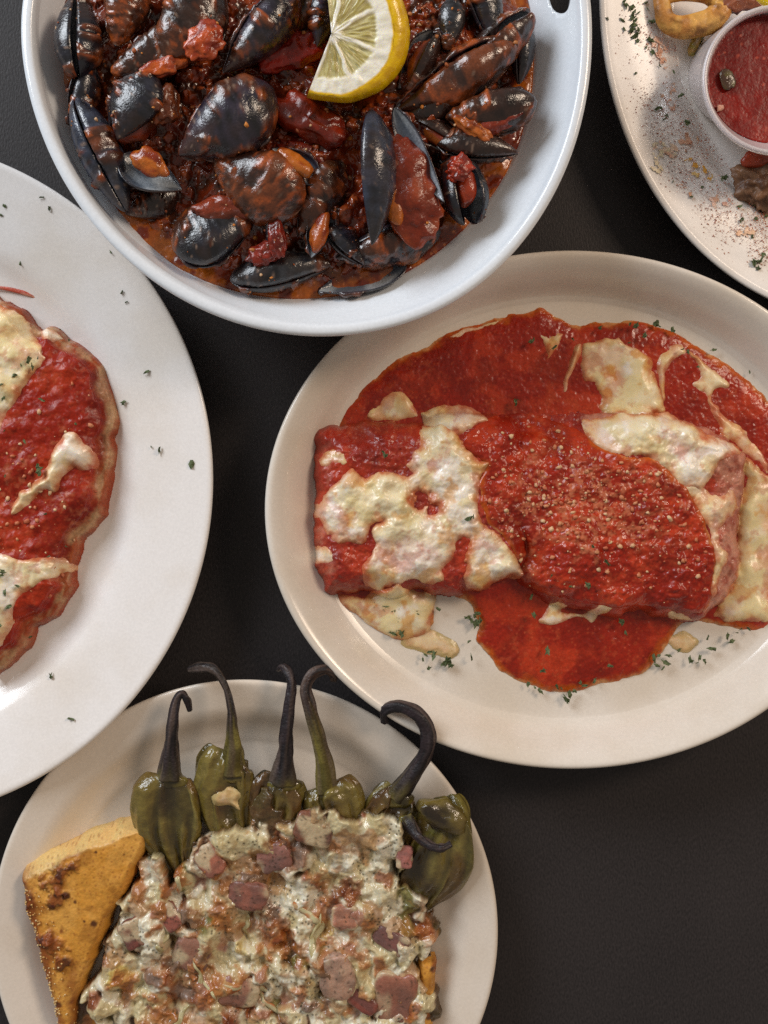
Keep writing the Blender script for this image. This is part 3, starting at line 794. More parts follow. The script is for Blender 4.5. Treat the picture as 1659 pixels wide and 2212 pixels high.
def roll_obj(poly, h, seed, bbox, label, ends):
    X, Y = grid(*bbox, 2.0)
    s, z = roll_h(X, Y, poly, h, seed)
    z = z + 0.0003 * fbm(X, Y, 8, 2, seed + 5)
    c = sauce_col(X, Y, s + 50, seed + 20)
    pk = hexc('c98d74'); 
    e = ends(X, Y) + 0.45 * fbm(X, Y, 36, 4, seed + 30)
    c = lerp(c, lerp(pk, hexc('a85c46'), sst(-0.3, 0.4, fbm(X, Y, 22, 3, seed + 31))), sst(0.25, 0.8, e) * 0.8)
    c = lerp(c, hexc('8a3a20'), 0.5 * (1 - sst(0, 22, s)) * (1 if poly is LR else sst(1250, 1350, X)))
    o = field('pasta_roll', X, Y, z, s > -4, c, M_pasta, ZF)
    return prop(o, label, 'pasta', 'stuffed pasta rolls on the oval platter')
roll_obj(LR, 0.0155, 111, (655, 875, 1140, 1305), 'stuffed pasta roll on the oval platter smothered in white melted cheese', lambda X, Y: -0.1 + 0.35 * sst(760, 690, X))
roll_obj(RRl, 0.0150, 121, (1045, 870, 1635, 1355), 'stuffed pasta roll mostly hidden under red sauce, with cheese at its right end', lambda X, Y: 1.1 * sst(1500, 1560, X) + 0.9 * sst(960, 925, Y) * sst(1250, 1300, X))

# ladled sauce on top of the rolls
SB = [(1048, 905), (1120, 890), (1200, 905), (1262, 938), (1290, 968), (1340, 987), (1395, 992), (1425, 1008), (1465, 1050), (1490, 1088), (1516, 1138), (1527, 1172), (1532, 1225), (1532, 1290), (1510, 1318), (1440, 1318), (1330, 1310), (1220, 1290), (1130, 1262), (1120, 1215), (1085, 1165), (1042, 1118), (1036, 1060), (1048, 1005), (1025, 985), (1000, 955), (1020, 925)]
X, Y = grid(980, 875, 1550, 1335, 2.0)
zt, a, s1, s2 = oval_top(X, Y)
s = sdf(X + 6 * fbm(X, Y, 40, 3, 141), Y + 6 * fbm(X, Y, 40, 3, 142), SB)
# fill the valley between the rolls
val = 0.0228 * sst(-14, 50, s) * np.exp(-((X - 1150) / 90) ** 2) * sst(880, 960, Y) * sst(1290, 1230, Y)
zt2 = np.maximum(zt, val)
z = zt2 - 0.0008 + pil(s + 3, 16, 0.0018) + (0.0006 * fbm(X, Y, 34, 3, 143) + 0.0004 * fbm(X, Y, 9, 3, 144)) * sst(0, 20, s)
cs = sauce_col(X, Y, s + 4 + 60 * sst(1010, 940, Y) * sst(1280, 1230, X) + 60 * sst(1200, 1240, Y) * sst(1500, 1440, X), 151)
g = np.exp(-((X - 1250) / 190) ** 2 - ((Y - 1100) / 130) ** 2) + 0.5 * fbm(X, Y, 60, 4, 155)
gr = fbm(X, Y, 10, 4, 156)
cs = lerp(cs, hexc('c06e4c'), sst(0.25, 0.95, g) * sst(-0.1, 0.45, gr) * 0.8)
o = field('ladled_sauce', X, Y, z, s > -3, cs, M_sauce, ZF)
prop(o, 'red sauce ladled over the middle of the pasta rolls, speckled with grated cheese', 'sauce')
Zs_grid = (X, Y, z, s)

def flat_oval(X, Y): return np.full(X.shape, 0.0100)
def left_base(X, Y): raise NotImplementedError
def cheese(poly, label, th=0.0035, bbox_pad=14, seed=0, tone=0.0, thin=0.0, base=oval_top, zref=ZF, stain=0.6, name='melted_cheese', warp=6, grp='melted cheese on the oval platter', mat=None, holes=()):
    p = np.array(poly, float)
    X, Y = grid(p[:, 0].min() - bbox_pad, p[:, 1].min() - bbox_pad, p[:, 0].max() + bbox_pad, p[:, 1].max() + bbox_pad, 1.8)
    zb = base(X, Y)
    zb = zb[0] if isinstance(zb, tuple) else zb
    s = sdf(X + warp * fbm(X, Y, 28, 3, 201 + seed), Y + warp * fbm(X, Y, 28, 3, 202 + seed), poly)
    for hx, hy, hr in holes:
        s = np.minimum(s, np.hypot(X - hx, Y - hy) + 7 * fbm(X, Y, 18, 3, seed + 5) - hr)
    lum = fbm(X, Y, 34, 4, 203 + seed)
    lum2 = fbm(X, Y, 70, 2, 211 + seed)
    th_ = th * 0.95 * (1 + 0.6 * lum2 + 0.18 * fbm(X, Y, 34, 2, 203 + seed))
    z = zb - 0.0009 + pil(s + 3, 34, 1.0, 1.6) * np.maximum(th_, 0.0006) * 0.75 + 0.0006 * sst(-2, 10, s)
    cream, yel, wht_, pink = hexc('e6d8b4'), hexc('e0cc94'), hexc('ebe1d2'), hexc('d8a694')
    c = lerp(wht_, cream, sst(-0.3, 0.35, fbm(X, Y, 60, 3, 204 + seed) + tone))
    c = lerp(c, yel, 0.7 * sst(0.0, 0.6, fbm(X, Y, 40, 3, 205 + seed) + tone))
    tn = sst(0.1, 0.8, 0.7 * fbm(X, Y, 50, 4, 206 + seed) - 0.8 * lum2 + thin)
    c = lerp(c, pink, tn * 0.4)
    og = sst(0.38, 0.75, fbm(X, Y, 40, 4, 207 + seed) + 0.12 * stain)
    c = lerp(c, hexc('d2922f'), og * stain * 0.85)
    ed = s + 10 * fbm(X, Y, 24, 4, 208 + seed)
    c = lerp(c, hexc('d8a05c'), 0.55 * (1 - sst(4, 26, ed)))
    c = lerp(c, (hexc('b8552c') if base in (oval_top, left_base) else hexc('b09c68')), 0.85 * (1 - sst(-3, 13, ed)))
    thn = sst(0.15, 0.7, fbm(X, Y, 24, 5, 213 + seed, 0.6) - 0.6 * lum2)
    c = lerp(c, (hexc('b9543a') if base in (oval_top, left_base) else hexc('cdb48c')), 0.40 * thn)
    o = field(name, X, Y, z, s > -3, c, mat or M_cheese, zref)
    return prop(o, label, 'cheese', grp)

def zA(pts):  # zoom frame 1100,1500
    return [(603.5 + x * .3638, 822.9 + y * .3638) for x, y in pts]
cheese(zA([(185, 750), (260, 680), (420, 535), (510, 590), (620, 540), (740, 575), (790, 560), (750, 500), (840, 390), (830, 280), (900, 240), (1000, 240), (1080, 380), (1170, 470), (1240, 500), (1200, 600), (1185, 720), (1210, 830), (1350, 970), (1440, 1110), (1430, 1160), (1330, 1165), (1250, 1240), (1150, 1240), (1085, 1180), (1110, 1060), (1115, 930), (1050, 960), (1030, 1060), (960, 1110), (970, 1180), (930, 1200), (850, 1180), (740, 1180), (620, 1250), (530, 1215), (505, 1080), (560, 1000), (555, 890), (610, 830), (540, 870), (500, 940), (400, 960), (290, 915), (210, 830)]),
       'largest sheet of melted white cheese, draped over the left pasta roll', 0.0042, seed=0, stain=0.7, holes=((912, 1082, 20), (930, 1100, 12)))
cheese(zA([(520, 190), (600, 90), (700, 48), (770, 90), (825, 190), (800, 222), (700, 240), (560, 238)]), 'pale yellow oval slice of cheese lying in the sauce above the left pasta roll', 0.0040, seed=30, tone=0.6, thin=-1.0, stain=0.2, warp=3)
cheese(zA([(850, 190), (960, 150), (1060, 135), (1200, 180), (1250, 240), (1150, 260), (1080, 310), (960, 320), (860, 240)]), 'greyish lump of melted cheese at the top corner of the left pasta roll', 0.0034, seed=60, thin=0.25, stain=0.3)
cheese(zA([(235, 440), (330, 400), (440, 480), (350, 512), (240, 505)]), 'small thin patch of cheese at the upper left end of the left roll', 0.0012, seed=90, thin=0.2, stain=0.1, warp=4)
cheese(zA([(180, 990), (300, 980), (340, 1050), (300, 1085), (200, 1098)]), 'small pinkish patch of cheese at the lower left end of the left roll', 0.0012, seed=120, thin=0.35, stain=0.1, warp=4)
cheese(zA([(320, 1295), (520, 1270), (700, 1200), (780, 1250), (900, 1280), (945, 1310), (905, 1420), (880, 1500), (760, 1560), (640, 1540), (540, 1480), (430, 1400)]), 'melted cheese run out on the platter below the left roll, sprinkled with parsley', 0.0030, seed=150, tone=0.2, stain=0.8)
def flat_oval(X, Y): return np.full(X.shape, 0.0100)
cheese([(868, 1388), (905, 1365), (950, 1375), (992, 1405), (985, 1422), (940, 1418), (895, 1410)], 'thin pale film of cheese left on the bare platter below the left roll', 0.0010, seed=170, tone=0.3, stain=0.1, base=flat_oval)
def zB(pts):  # zoom frame 2000,1200
    return [(1097.2 + x * .3386, 658.3 + y * .3386) for x, y in pts]
cheese(zB([(480, 240), (560, 212), (650, 192), (720, 198), (790, 250), (920, 310), (950, 430), (1000, 560), (1030, 680), (900, 700), (700, 695), (612, 680), (610, 560), (560, 490), (500, 470), (480, 380)]), 'yellow sheet of melted cheese in the sauce above the right pasta roll', 0.0032, seed=210, tone=0.45, stain=0.9)
cheese(zB([(395, 340), (440, 250), (480, 240), (478, 320), (440, 420), (410, 540), (365, 535)]), 'narrow white strip of cheese at the left edge of the upper yellow sheet', 0.0020, seed=240, thin=0.3, stain=0.0, warp=4)
cheese(zB([(1000, 300), (1060, 240), (1140, 218), (1175, 290), (1080, 340), (1030, 430), (1035, 580), (995, 590), (965, 420)]), 'curved strand of cheese between the upper yellow sheet and the platter edge', 0.0022, seed=270, thin=0.1, stain=0.5, warp=4)
cheese(zB([(1190, 280), (1300, 360), (1420, 450), (1430, 520), (1345, 535), (1335, 600), (1430, 720), (1510, 775), (1665, 945), (1690, 1075), (1600, 1000), (1520, 930), (1440, 870), (1375, 830), (1365, 760), (1290, 590), (1200, 490), (1245, 430)]), 'long strand of cheese trailing down to the right edge of the photo', 0.0028, seed=300, tone=0.2, stain=0.5, warp=4)
cheese(zB([(470, 745), (560, 715), (700, 690), (900, 680), (1050, 695), (1150, 735), (1235, 810), (1340, 855), (1440, 885), (1500, 935), (1440, 960), (1330, 1000), (1250, 1140), (1150, 1190), (1080, 1160), (960, 1040), (870, 985), (700, 975), (560, 915), (490, 830)]), 'lumpy white cheese along the top edge of the right pasta roll', 0.0036, seed=330, thin=0.12, stain=0.35)
def zD(pts):  # zoom frame 2000,1700
    return [(1097.2 + x * .3386, 932.6 + y * .3386) for x, y in pts]
cheese(zD([(1100, 330), (1200, 300), (1300, 400), (1420, 350), (1470, 480), (1380, 560), (1330, 700), (1380, 800), (1330, 980), (1290, 1090), (1270, 1000), (1280, 850), (1255, 690), (1220, 590), (1150, 440)]), 'ragged pinkish cheese down the right end of the right pasta roll', 0.0026, seed=360, thin=0.25, stain=0.3)
cheese(zD([(1545, 160), (1660, 250), (1720, 400), (1720, 1150), (1660, 1235), (1560, 1222), (1400, 1235), (1345, 1180), (1370, 1090), (1440, 960), (1480, 800), (1490, 600), (1500, 450), (1530, 300)]), 'yellow pool of melted cheese at the right edge of the oval platter', 0.0034, seed=390, tone=0.55, stain=0.6)
cheese(zD([(215, 1210), (290, 1100), (400, 1108), (370, 1160), (470, 1150), (545, 1125), (600, 1080), (665, 1110), (600, 1185), (540, 1245), (470, 1195), (330, 1245), (260, 1240)]), 'orange stained scrap of cheese in the sauce below the right pasta roll', 0.0018, seed=420, tone=0.1, stain=0.9, warp=4)
cheese(zD([(1005, 1150), (1080, 1148), (1190, 1180), (1200, 1205), (1080, 1205), (1010, 1175)]), 'small white shred of cheese at the bottom corner of the right pasta roll', 0.0018, seed=450, stain=0.1, warp=3)
cheese(zD([(90, 95), (150, 110), (240, 150), (300, 260), (270, 330), (255, 250), (180, 170), (100, 130)]) if False else zB([(95, 95), (160, 110), (250, 170), (330, 150), (380, 170), (340, 250), (300, 300), (265, 350), (240, 260), (190, 170), (110, 125)]), 'thin orange stained cheese streak near the top of the sauce pool', 0.0014, seed=480, stain=0.8, warp=4)
cheese([(968, 720), (1000, 702), (1050, 688), (1088, 680), (1080, 695), (1030, 712), (985, 732)], 'thin melted cheese streak along the upper left border of the sauce pool', 0.0012, seed=500, stain=0.5, warp=3)
cheese([(1452, 1390), (1470, 1375), (1500, 1372), (1520, 1395), (1500, 1415), (1475, 1410)], 'small blot of melted cheese on the bare platter at the lower right', 0.0016, seed=520, tone=0.2, stain=0.2, base=flat_oval, warp=3)

# ---------------------------------------------------------------- grains (beyond counting)
def sample(Xf, Yf, Zf, Sf, wfun, n, zref, rmin, rmax, sink=0.3):
    out = []
    h, w_ = Xf.shape
    sc = S * (D - zref) / D
    while len(out) < n:
        i = random.randrange(h); j = random.randrange(w_)
        if Sf[i, j] < 4 or random.random() > wfun(Xf[i, j], Yf[i, j]): continue
        r = (rmin + (rmax - rmin) * random.random() ** 3.2) * S
        out.append((np.array([(Xf[i, j] - 829.5) * sc, (1106 - Yf[i, j]) * sc, Zf[i, j] + r * sink - 0.0004]), r))
    return out
GC = [hexc('c98860'), hexc('d2a47c'), hexc('bd6c48'), hexc('b86242'), hexc('c47a54'), hexc('d8b48c')]
def wsb(x, y): return 0.06 + math.exp(-((x - 1240) / 200) ** 2 - ((y - 1075) / 120) ** 2) * (0.35 + 0.9 * max(0, float(fbm(np.array([x]), np.array([y]), 40, 3, 9)[0]) + 0.2))
scatter_grains('grated_parmesan', sample(*Zs_grid, wsb, 850, ZF, 1.2, 7.0), M_grain, GC, 'fine grated parmesan grains scattered on the ladled red sauce', 'cheese')

# ---------------------------------------------------------------- left plate food
LF = [(-60, 640), (0, 648), (21, 652), (45, 666), (62, 683), (76, 704), (87, 711), (104, 703), (125, 711), (149, 733), (187, 749), (222, 780), (240, 822), (250, 864), (257, 902), (254, 926), (247, 947), (252, 971), (243, 1016), (236, 1060), (230, 1088), (222, 1120), (200, 1147), (178, 1168), (162, 1214), (158, 1250), (164, 1268), (139, 1300), (120, 1330), (90, 1352), (76, 1356), (67, 1397), (42, 1423), (0, 1449), (-60, 1460)]
def left_base(X, Y):
    wx = X + 4 * fbm(X, Y, 40, 3, 601); wy = Y + 4 * fbm(X, Y, 40, 3, 602)
    s = sdf(wx, wy, LF, n=4)
    z = 0.0080 + pil(s, 75, 0.0150, 2.0) + (0.0016 * fbm(X, Y, 60, 3, 603) + 0.0004 * fbm(X, Y, 22, 3, 604)) * sst(0, 40, s)
    # layered edge of the pasta sheet
    z = z - 0.0022 * sst(34, 28, s) * sst(6, 20, s)
    return z, s
X, Y = grid(-40, 630, 270, 1465, 2.0)
z, s = left_base(X, Y)
z = z + 0.0001 * fbm(X, Y, 8, 2, 605) + 0.0005 * np.sin((s - 4) / 5.0) * sst(34, 26, s) * sst(2, 8, s)
c = sauce_col(X, Y, s + 40, 611)
edge = (1 - sst(16, 30, s + 9 * fbm(X, Y, 50, 3, 612))) * (0.65 + 0.35 * sst(-0.3, 0.3, fbm(X, Y, 60, 3, 618)))
pk = lerp(hexc('cda67a'), hexc('ad5c32'), sst(-0.2, 0.5, fbm(X * 1.0, Y * 0.5, 26, 4, 613) + 0.5 * np.abs(np.sin((s - 4 + 3 * fbm(X, Y, 50, 2, 619)) / 4.0)) - 0.3))
c = lerp(c, pk, edge * 0.8)
c = lerp(c, hexc('a03a18'), 0.8 * (1 - sst(1, 8, s + 4 * fbm(X, Y, 30, 3, 616))))
g = sst(0.1, 0.6, fbm(X, Y, 45, 4, 614)) * sst(880, 960, Y)
c = lerp(c, hexc('bd6a48'), g * 0.6 * sst(-0.1, 0.4, fbm(X, Y, 10, 3, 615)))
o = field('pasta_bake', X, Y, z, s > -3, c * np.array([0.86, 0.86, 0.86]), M_bake, 0.014)
prop(o, 'red sauced pasta portion with pale sheet edges on the left dinner plate', 'pasta')
left_fields = (X, Y, z, s)
lz = dict(base=left_base, zref=0.014, grp='melted cheese on the left dinner plate')
cheese([(-50, 652), (20, 668), (45, 676), (72, 706), (90, 738), (108, 762), (108, 786), (90, 810), (73, 832), (60, 860), (45, 888), (28, 902), (20, 928), (10, 970), (6, 1024), (-50, 1050)], 'wide band of melted cheese at the top left of the left plate food', 0.0034, seed=620, tone=0.25, stain=0.35, warp=5, **lz)
cheese([(153, 938), (174, 938), (196, 957), (217, 989), (215, 1011), (187, 1017), (167, 1010), (149, 1030), (139, 1052), (128, 1062), (112, 1056), (87, 1072), (66, 1096), (40, 1112), (52, 1072), (96, 1036), (120, 1000), (135, 962)], 'forked lump of white cheese in the middle of the left plate food', 0.0036, seed=650, thin=0.1, stain=0.15, warp=4, **lz)
cheese([(-50, 1196), (65, 1207), (113, 1200), (158, 1214), (158, 1240), (130, 1250), (82, 1270), (60, 1290), (48, 1318), (34, 1365), (8, 1400), (-50, 1410)], 'translucent cheese at the bottom of the left plate food', 0.0026, seed=680, thin=0.25, tone=0.1, stain=0.35, warp=5, **lz)
cheese([(86, 714), (104, 706), (124, 715), (146, 736), (130, 742), (108, 738), (92, 730)], 'small white cheese knob at the upper edge of the left plate food', 0.0022, seed=700, stain=0.0, warp=2, **lz)
v, f, ss, aa = tubes([(-30, 618, 0.0096), (20, 625, 0.0098), (60, 636, 0.0098), (85, 645, 0.0095), (101, 656, 0.0090)], [3, 4.5, 5, 4, 1], 10, 6, 0.25, 5, 0.5, 0.01)
c = lerp(hexc('b5503c'), hexc('c98d74'), sst(-0.2, 0.4, vn(ss * 9, aa, 3)))
prop(mesh('sauce_streak', v, f, M_sauce, c), 'red sauce streak on the bare left plate above the pasta', 'sauce')
def wl(x, y): return 0.12 + 0.9 * math.exp(-((x - 60) / 90) ** 2 - ((y - 1100) / 150) ** 2)
scatter_grains('grated_parmesan', sample(*left_fields, wl, 150, 0.014, 1.6, 8.0), M_grain, GC, 'grated parmesan grains on the left plate food', 'cheese')

# ---------------------------------------------------------------- pepper plate
def z5(p): return [(274.3 + a[0] * .463, 1398.9 + a[1] * .463) + tuple(a[2:]) for a in p]
def z6(p): return [(a[0] * .3307, 1700.7 + a[1] * .3307) + tuple(a[2:]) for a in p]
def z7(p): return [(493.7 + a[0] * .3638, 1810.4 + a[1] * .3638) + tuple(a[2:]) for a in p]
PZ = 0.016
def pxy(x, y, z):
    sc = S * (D - PZ) / D
    return np.array([(x - 829.5) * sc, (1106 - y) * sc, z])

# peppers
PODS = []
def pepper(label, body, brad, stem, srad, seed, bflat=0.62, btone='6e5e2a', cal='74682c', stone='2a2024', lowcol='84763c'):
    root = empty('green_pepper', label, 'pepper', pxy(body[0][0], body[0][1], 0.012), 'roasted long stemmed green peppers')
    v, f, ss, aa = tubes(body, brad, 72, 14, 0.16, seed, bflat * 0.76, PZ, 0, 3.0)
    ca_, sa_ = np.cos(aa), np.sin(aa)
    def lon(fr, st, sd):  # noise stretched along the pod
        return vn(ca_ * fr + seed, sa_ * fr + ss * st, seed + sd)
    wr_ = 1 - 2.2 * np.abs(lon(3.2, 1.6, 6)); wr2 = lon(6.5, 3.2, 7)
    v[:, 2] += (0.0017 * wr_ + 0.0010 * wr2 + 0.0006 * lon(5, 11, 17)) * np.clip(sa_, 0, 1) * sst(0.02, 0.2, ss)
    v[:, 0] += 0.0012 * lon(2.6, 4.0, 8); v[:, 1] += 0.0008 * lon(3.0, 4.0, 9)
    c = lerp(hexc(btone), hexc('42341a'), sst(-0.25, 0.5, lon(1.6, 2.5, 1)))
    c = lerp(c, hexc(lowcol), 0.7 * sst(0.0, 0.6, lon(2.2, 1.8, 2)))
    c = lerp(c, hexc('5c3c1e'), 0.65 * sst(0.1, 0.6, lon(1.4, 3.5, 3)))
    c = lerp(c, hexc('2a2412'), 0.6 * sst(0.2, -0.6, wr_))
    mesh('body', v, f, M_pepper, c, root)
    PODS.append(v.copy())
    v, f, ss, aa = tubes(stem, srad, 18, 10, 0.20, seed + 20, 0.9, PZ, 5, 9.0)
    ns = vn(aa * 2, ss * 10, seed + 9)
    c = lerp(hexc(cal), hexc('544a1e'), sst(-0.3, 0.4, ns))
    c = lerp(c, lerp(hexc(stone), hexc('181418'), sst(-0.3, 0.5, vn(aa * 3, ss * 14, seed + 5))), sst(0.10, 0.42, ss + 0.07 * ns + (0.25 if stone == '2a2024' else 0)))
    c = lerp(c, hexc('64544c'), 0.6 * sst(0.1, 0.6, vn(np.cos(aa) * 3, np.sin(aa) * 3 + ss * 2.5, seed + 12)))
    mesh('stem', v, f, M_stem, c, root)
    # collar where the stem meets the pod
    b0 = stem[0]
    v, f, d = blob_v(srad[0] * 1.28 * S, srad[0] * 0.62 * S, srad[0] * 0.55 * S, 2.2, 24, 14, 0.22, 0.5, seed)
    cc = lerp(hexc(cal), hexc('3c3416'), sst(-0.2, 0.5, n3(d + seed, 0.5, seed)))
    mesh('calyx', v + pxy(b0[0], b0[1] + 6, b0[2]), f, M_pepper, cc, root)

def zs(p, z0, z1, zm):
    n = len(p); out = []
    for i, a in enumerate(p):
        t = i / (n - 1)
        out.append((a[0], a[1], z0 * (1 - t) + z1 * t + zm * math.sin(math.pi * t)))
    return out
pepper('leftmost stemmed green pepper, its black stem ending in a small hooked flap',
       [(372, 1672, .020), (368, 1700, .021), (366, 1740, .0205), (368, 1785, .019), (374, 1835, .0165), (382, 1885, .0155), (386, 1920, .012)], [44, 66, 70, 66, 50, 40, 28],
       zs([(374, 1672), (377, 1607), (385, 1552), (392, 1506), (404, 1488), (413, 1502), (419, 1527)], .023, .026, .004), [25, 15, 12, 8.5, 7, 8, 5], 1, 0.6)
pepper('second green pepper from the left, thin black stem bent sharply over leftward',
       [(500, 1622, .021), (490, 1645, .0215), (484, 1690, .0205), (486, 1740, .019), (500, 1790, .018), (512, 1835, .016)], [42, 60, 64, 58, 46, 34],
       zs([(506, 1660), (511, 1607), (510, 1561), (509, 1519), (501, 1482), (484, 1450), (464, 1436), (436, 1437), (412, 1443)], .024, .020, .008), [27, 19, 12, 8, 7, 8, 9, 10, 6], 2, 0.6, stone='2a2018')
pepper('middle stemmed green pepper with a straight dark stem and white cheese on its pod',
       [(612, 1672, .020), (604, 1698, .0205), (596, 1735, .020), (590, 1780, .018), (588, 1830, .015)], [44, 64, 66, 58, 40],
       zs([(613, 1678), (619, 1630), (626, 1575), (631, 1515), (635, 1473), (628, 1446), (615, 1435), (603, 1443)], .023, .022, .007), [27, 17, 13, 11, 10, 9, 8, 5], 3, 0.6)
pepper('green pepper with brown stem hooked to the right, next to the straight stem',
       [(708, 1690, .020), (714, 1705, .0205), (722, 1735, .020), (728, 1780, .018), (730, 1830, .014)], [46, 66, 66, 56, 40],
       zs([(710, 1702), (703, 1640), (689, 1575), (673, 1519), (664, 1478), (678, 1447), (704, 1438), (721, 1449), (722, 1464)], .023, .022, .007), [22, 18, 15, 13, 11, 11, 12, 11, 8], 4, 0.6, stone='3a261c')
pepper('dark pepper whose thick black stem curls into a hook over the plate edge',
       [(862, 1702, .019), (850, 1722, .020), (838, 1752, .0195), (826, 1795, .018), (815, 1840, .015)], [38, 56, 58, 52, 38],
       zs([(856, 1714), (881, 1672), (911, 1621), (922, 1584), (913, 1547), (886, 1522), (854, 1515), (831, 1528), (832, 1552)], .022, .024, .008), [25, 18, 14.5, 14.5, 14, 14, 13.5, 12, 8], 5, 0.6, '3c3418')
pepper('big folded green pepper at the far right with its own stem curled across it',
       [(958, 1722, .017), (962, 1745, .0185), (958, 1790, .019), (945, 1840, .018), (925, 1890, .016), (905, 1935, .013), (895, 1975, .010)], [34, 58, 70, 76, 70, 54, 30],
       zs([(878, 1752), (890, 1774), (908, 1794), (930, 1806), (952, 1808), (970, 1800)], .025, .031, .003), [13, 11, 10, 10, 9, 6], 6, 0.55, '66602a')
lump_of('pepper_fold', 955, 1762, 0.0255, 58, 34, 24, -28, '6a5a2a', M_pepper, 'curled end flap of the big folded pepper', 'pepper', None, 66, 0.25, 2.2, sc=0.5, col2='2c2216')
# cheese clinging to pods
def pod_base(X, Y):
    V = np.concatenate(PODS); sc = S * (D - PZ) / D
    bx = np.round(V[:, 0] / sc + 829.5).astype(int); by = np.round(1106 - V[:, 1] / sc).astype(int)
    H = np.full((2300 // 4, 1700 // 4), 0.010)
    np.maximum.at(H, (np.clip(by // 4, 0, 574), np.clip(bx // 4, 0, 424)), V[:, 2])
    for _ in range(2):
        H = np.maximum.reduce([H, np.roll(H, 1, 0) - 0.0004, np.roll(H, -1, 0) - 0.0004, np.roll(H, 1, 1) - 0.0004, np.roll(H, -1, 1) - 0.0004])
    for _ in range(3):
        H = (2 * H + np.roll(H, 1, 0) + np.roll(H, -1, 0) + np.roll(H, 1, 1) + np.roll(H, -1, 1)) / 6
    fx = np.clip(X / 4 - 0.5, 0, 423); fy = np.clip(Y / 4 - 0.5, 0, 573); ix = np.minimum(fx.astype(int), 422); iy = np.minimum(fy.astype(int), 572); fx = fx - ix; fy = fy - iy
    return (H[iy, ix] * (1 - fx) * (1 - fy) + H[iy, ix + 1] * fx * (1 - fy) + H[iy + 1, ix] * (1 - fx) * fy + H[iy + 1, ix + 1] * fx * fy) + 0.0006
TOP = [(170, 2230), (198, 2110), (228, 2030), (262, 1945), (298, 1885), (330, 1836), (368, 1850), (392, 1886), (418, 1812), (452, 1786), (500, 1774), (528, 1768), (545, 1735), (548, 1700), (568, 1682), (596, 1690), (608, 1725), (636, 1748), (682, 1742), (722, 1732), (772, 1745), (832, 1760), (880, 1790), (876, 1850), (872, 1888), (896, 1920), (938, 1965), (946, 2008), (922, 2060), (904, 2090), (900, 2230)]
def top_h(X, Y, full=False):
    wx = X + 20 * fbm(X, Y, 42, 4, 801); wy = Y + 20 * fbm(X, Y, 42, 4, 802)
    s = sdf(wx, wy, TOP)
    w2 = X + 26 * fbm(X, Y, 90, 2, 806); v2 = Y + 26 * fbm(X, Y, 90, 2, 809)
    rel = 0.75 * fbm(w2, v2 * 0.8, 72, 3, 803, 0.42) + 0.55 * (ridge(w2, v2 * 0.55, 62, 2, 807) - 0.1)
    z = 0.0062 + pil(s + 2, 38, 0.0150) + (0.0042 * rel + 0.0010 * fbm(wx, wy, 24, 3, 804) + 0.0002 * fbm(X, Y, 9, 2, 805)) * sst(0, 45, s)
    return (z, s, rel) if full else (z, s)
X, Y = grid(160, 1690, 960, 2216, 1.6)
z, s = top_h(X, Y)
z = z - 0.0035 * sst(-2, 30, s)
z = np.where(s > -3, np.maximum(z, pod_base(X, Y) + 0.0004), z)
wx = X + 10 * fbm(X, Y, 30, 3, 811); wy = Y + 10 * fbm(X, Y, 30, 3, 812)
yel = hexc('cdb35a')
c = lerp(hexc('5c5428'), hexc('7a5636'), sst(-0.2, 0.3, fbm(wx, wy, 80, 3, 815)))
c = lerp(c, hexc('8a5644'), 0.7 * sst(0.1, 0.5, fbm(wx, wy, 60, 3, 816)))
c = lerp(c, hexc('332c18'), 0.6 * sst(0.1, 0.6, fbm(wx, wy, 30, 3, 818)))
spots = z6([(920, 640, 60, 0), (1060, 760, 60, 2), (1170, 850, 55, 0), (1340, 1060, 70, 1), (1390, 450, 55, 2), (1240, 930, 60, 0), (830, 1370, 55, 1), (1360, 1350, 80, 2), (1490, 1450, 55, 1), (620, 1320, 40, 1), (1140, 1320, 45, 0), (570, 1530, 40, 0), (960, 1520, 45, 1), (1580, 1230, 60, 0), (800, 1190, 70, 3), (1050, 1200, 70, 1), (700, 820, 50, 1), (1120, 640, 40, 0)]) + \
    z7([(650, 390, 75, 1), (735, 300, 50, 0), (540, 200, 60, 0), (930, 220, 45, 0), (440, 620, 60, 1), (560, 590, 50, 0), (830, 690, 42, 0), (90, 900, 90, 0), (200, 770, 45, 0), (430, 900, 55, 0), (20, 1010, 45, 1), (220, 1020, 45, 2), (700, 440, 30, 0), (150, 1000, 40, 2), (490, 960, 40, 1), (70, 640, 34, 3), (600, 530, 40, 3)])
sz = [.3307] * 18 + [.3638] * 17
for _ in range(48):
    q_ = rng.random(4)
    spots.append((230 + 690 * q_[0], 1810 + 400 * q_[1], 12 + 22 * q_[2], 0 if q_[3] < 0.6 else 1)); sz.append(1.0)
cap = []
r2 = np.random.default_rng(77)
for _ in range(430):
    x0, y0 = r2.uniform(190, 935), r2.uniform(1750, 2225)
    u = r2.random()
    low = 0.35 * (r2.random() < 0.5) * (y0 < 1850)
    a = r2.normal(1.35, 0.65); 
    if u < 0.60: kind, r, L = 0, r2.uniform(9, 22), r2.uniform(20, 95)     # cheese shreds
    elif u < 0.75: kind, r, L = 1, r2.uniform(18, 34), r2.uniform(2, 26)   # soft cheese lumps
    elif u < 0.86: kind, r, L = 2, r2.uniform(10, 20), r2.uniform(4, 24)    # ham shreds
    else: kind, r, L = 3, r2.uniform(10, 22), r2.uniform(25, 80)            # pepper flesh
    cap.append((x0, y0, a, r, L, kind, r2.uniform(-0.0022, 0.0024) - (0.001 if kind == 3 else 0), r2.random()))
for _ in range(46):
    cap.append((r2.uniform(230, 900), r2.uniform(1790, 2220), r2.normal(1.2, 0.7), r2.uniform(26, 44), r2.uniform(10, 90), 4, r2.uniform(0.0002, 0.0022), r2.random()))
cap.sort(key=lambda q: q[6])
base_z = z.copy()
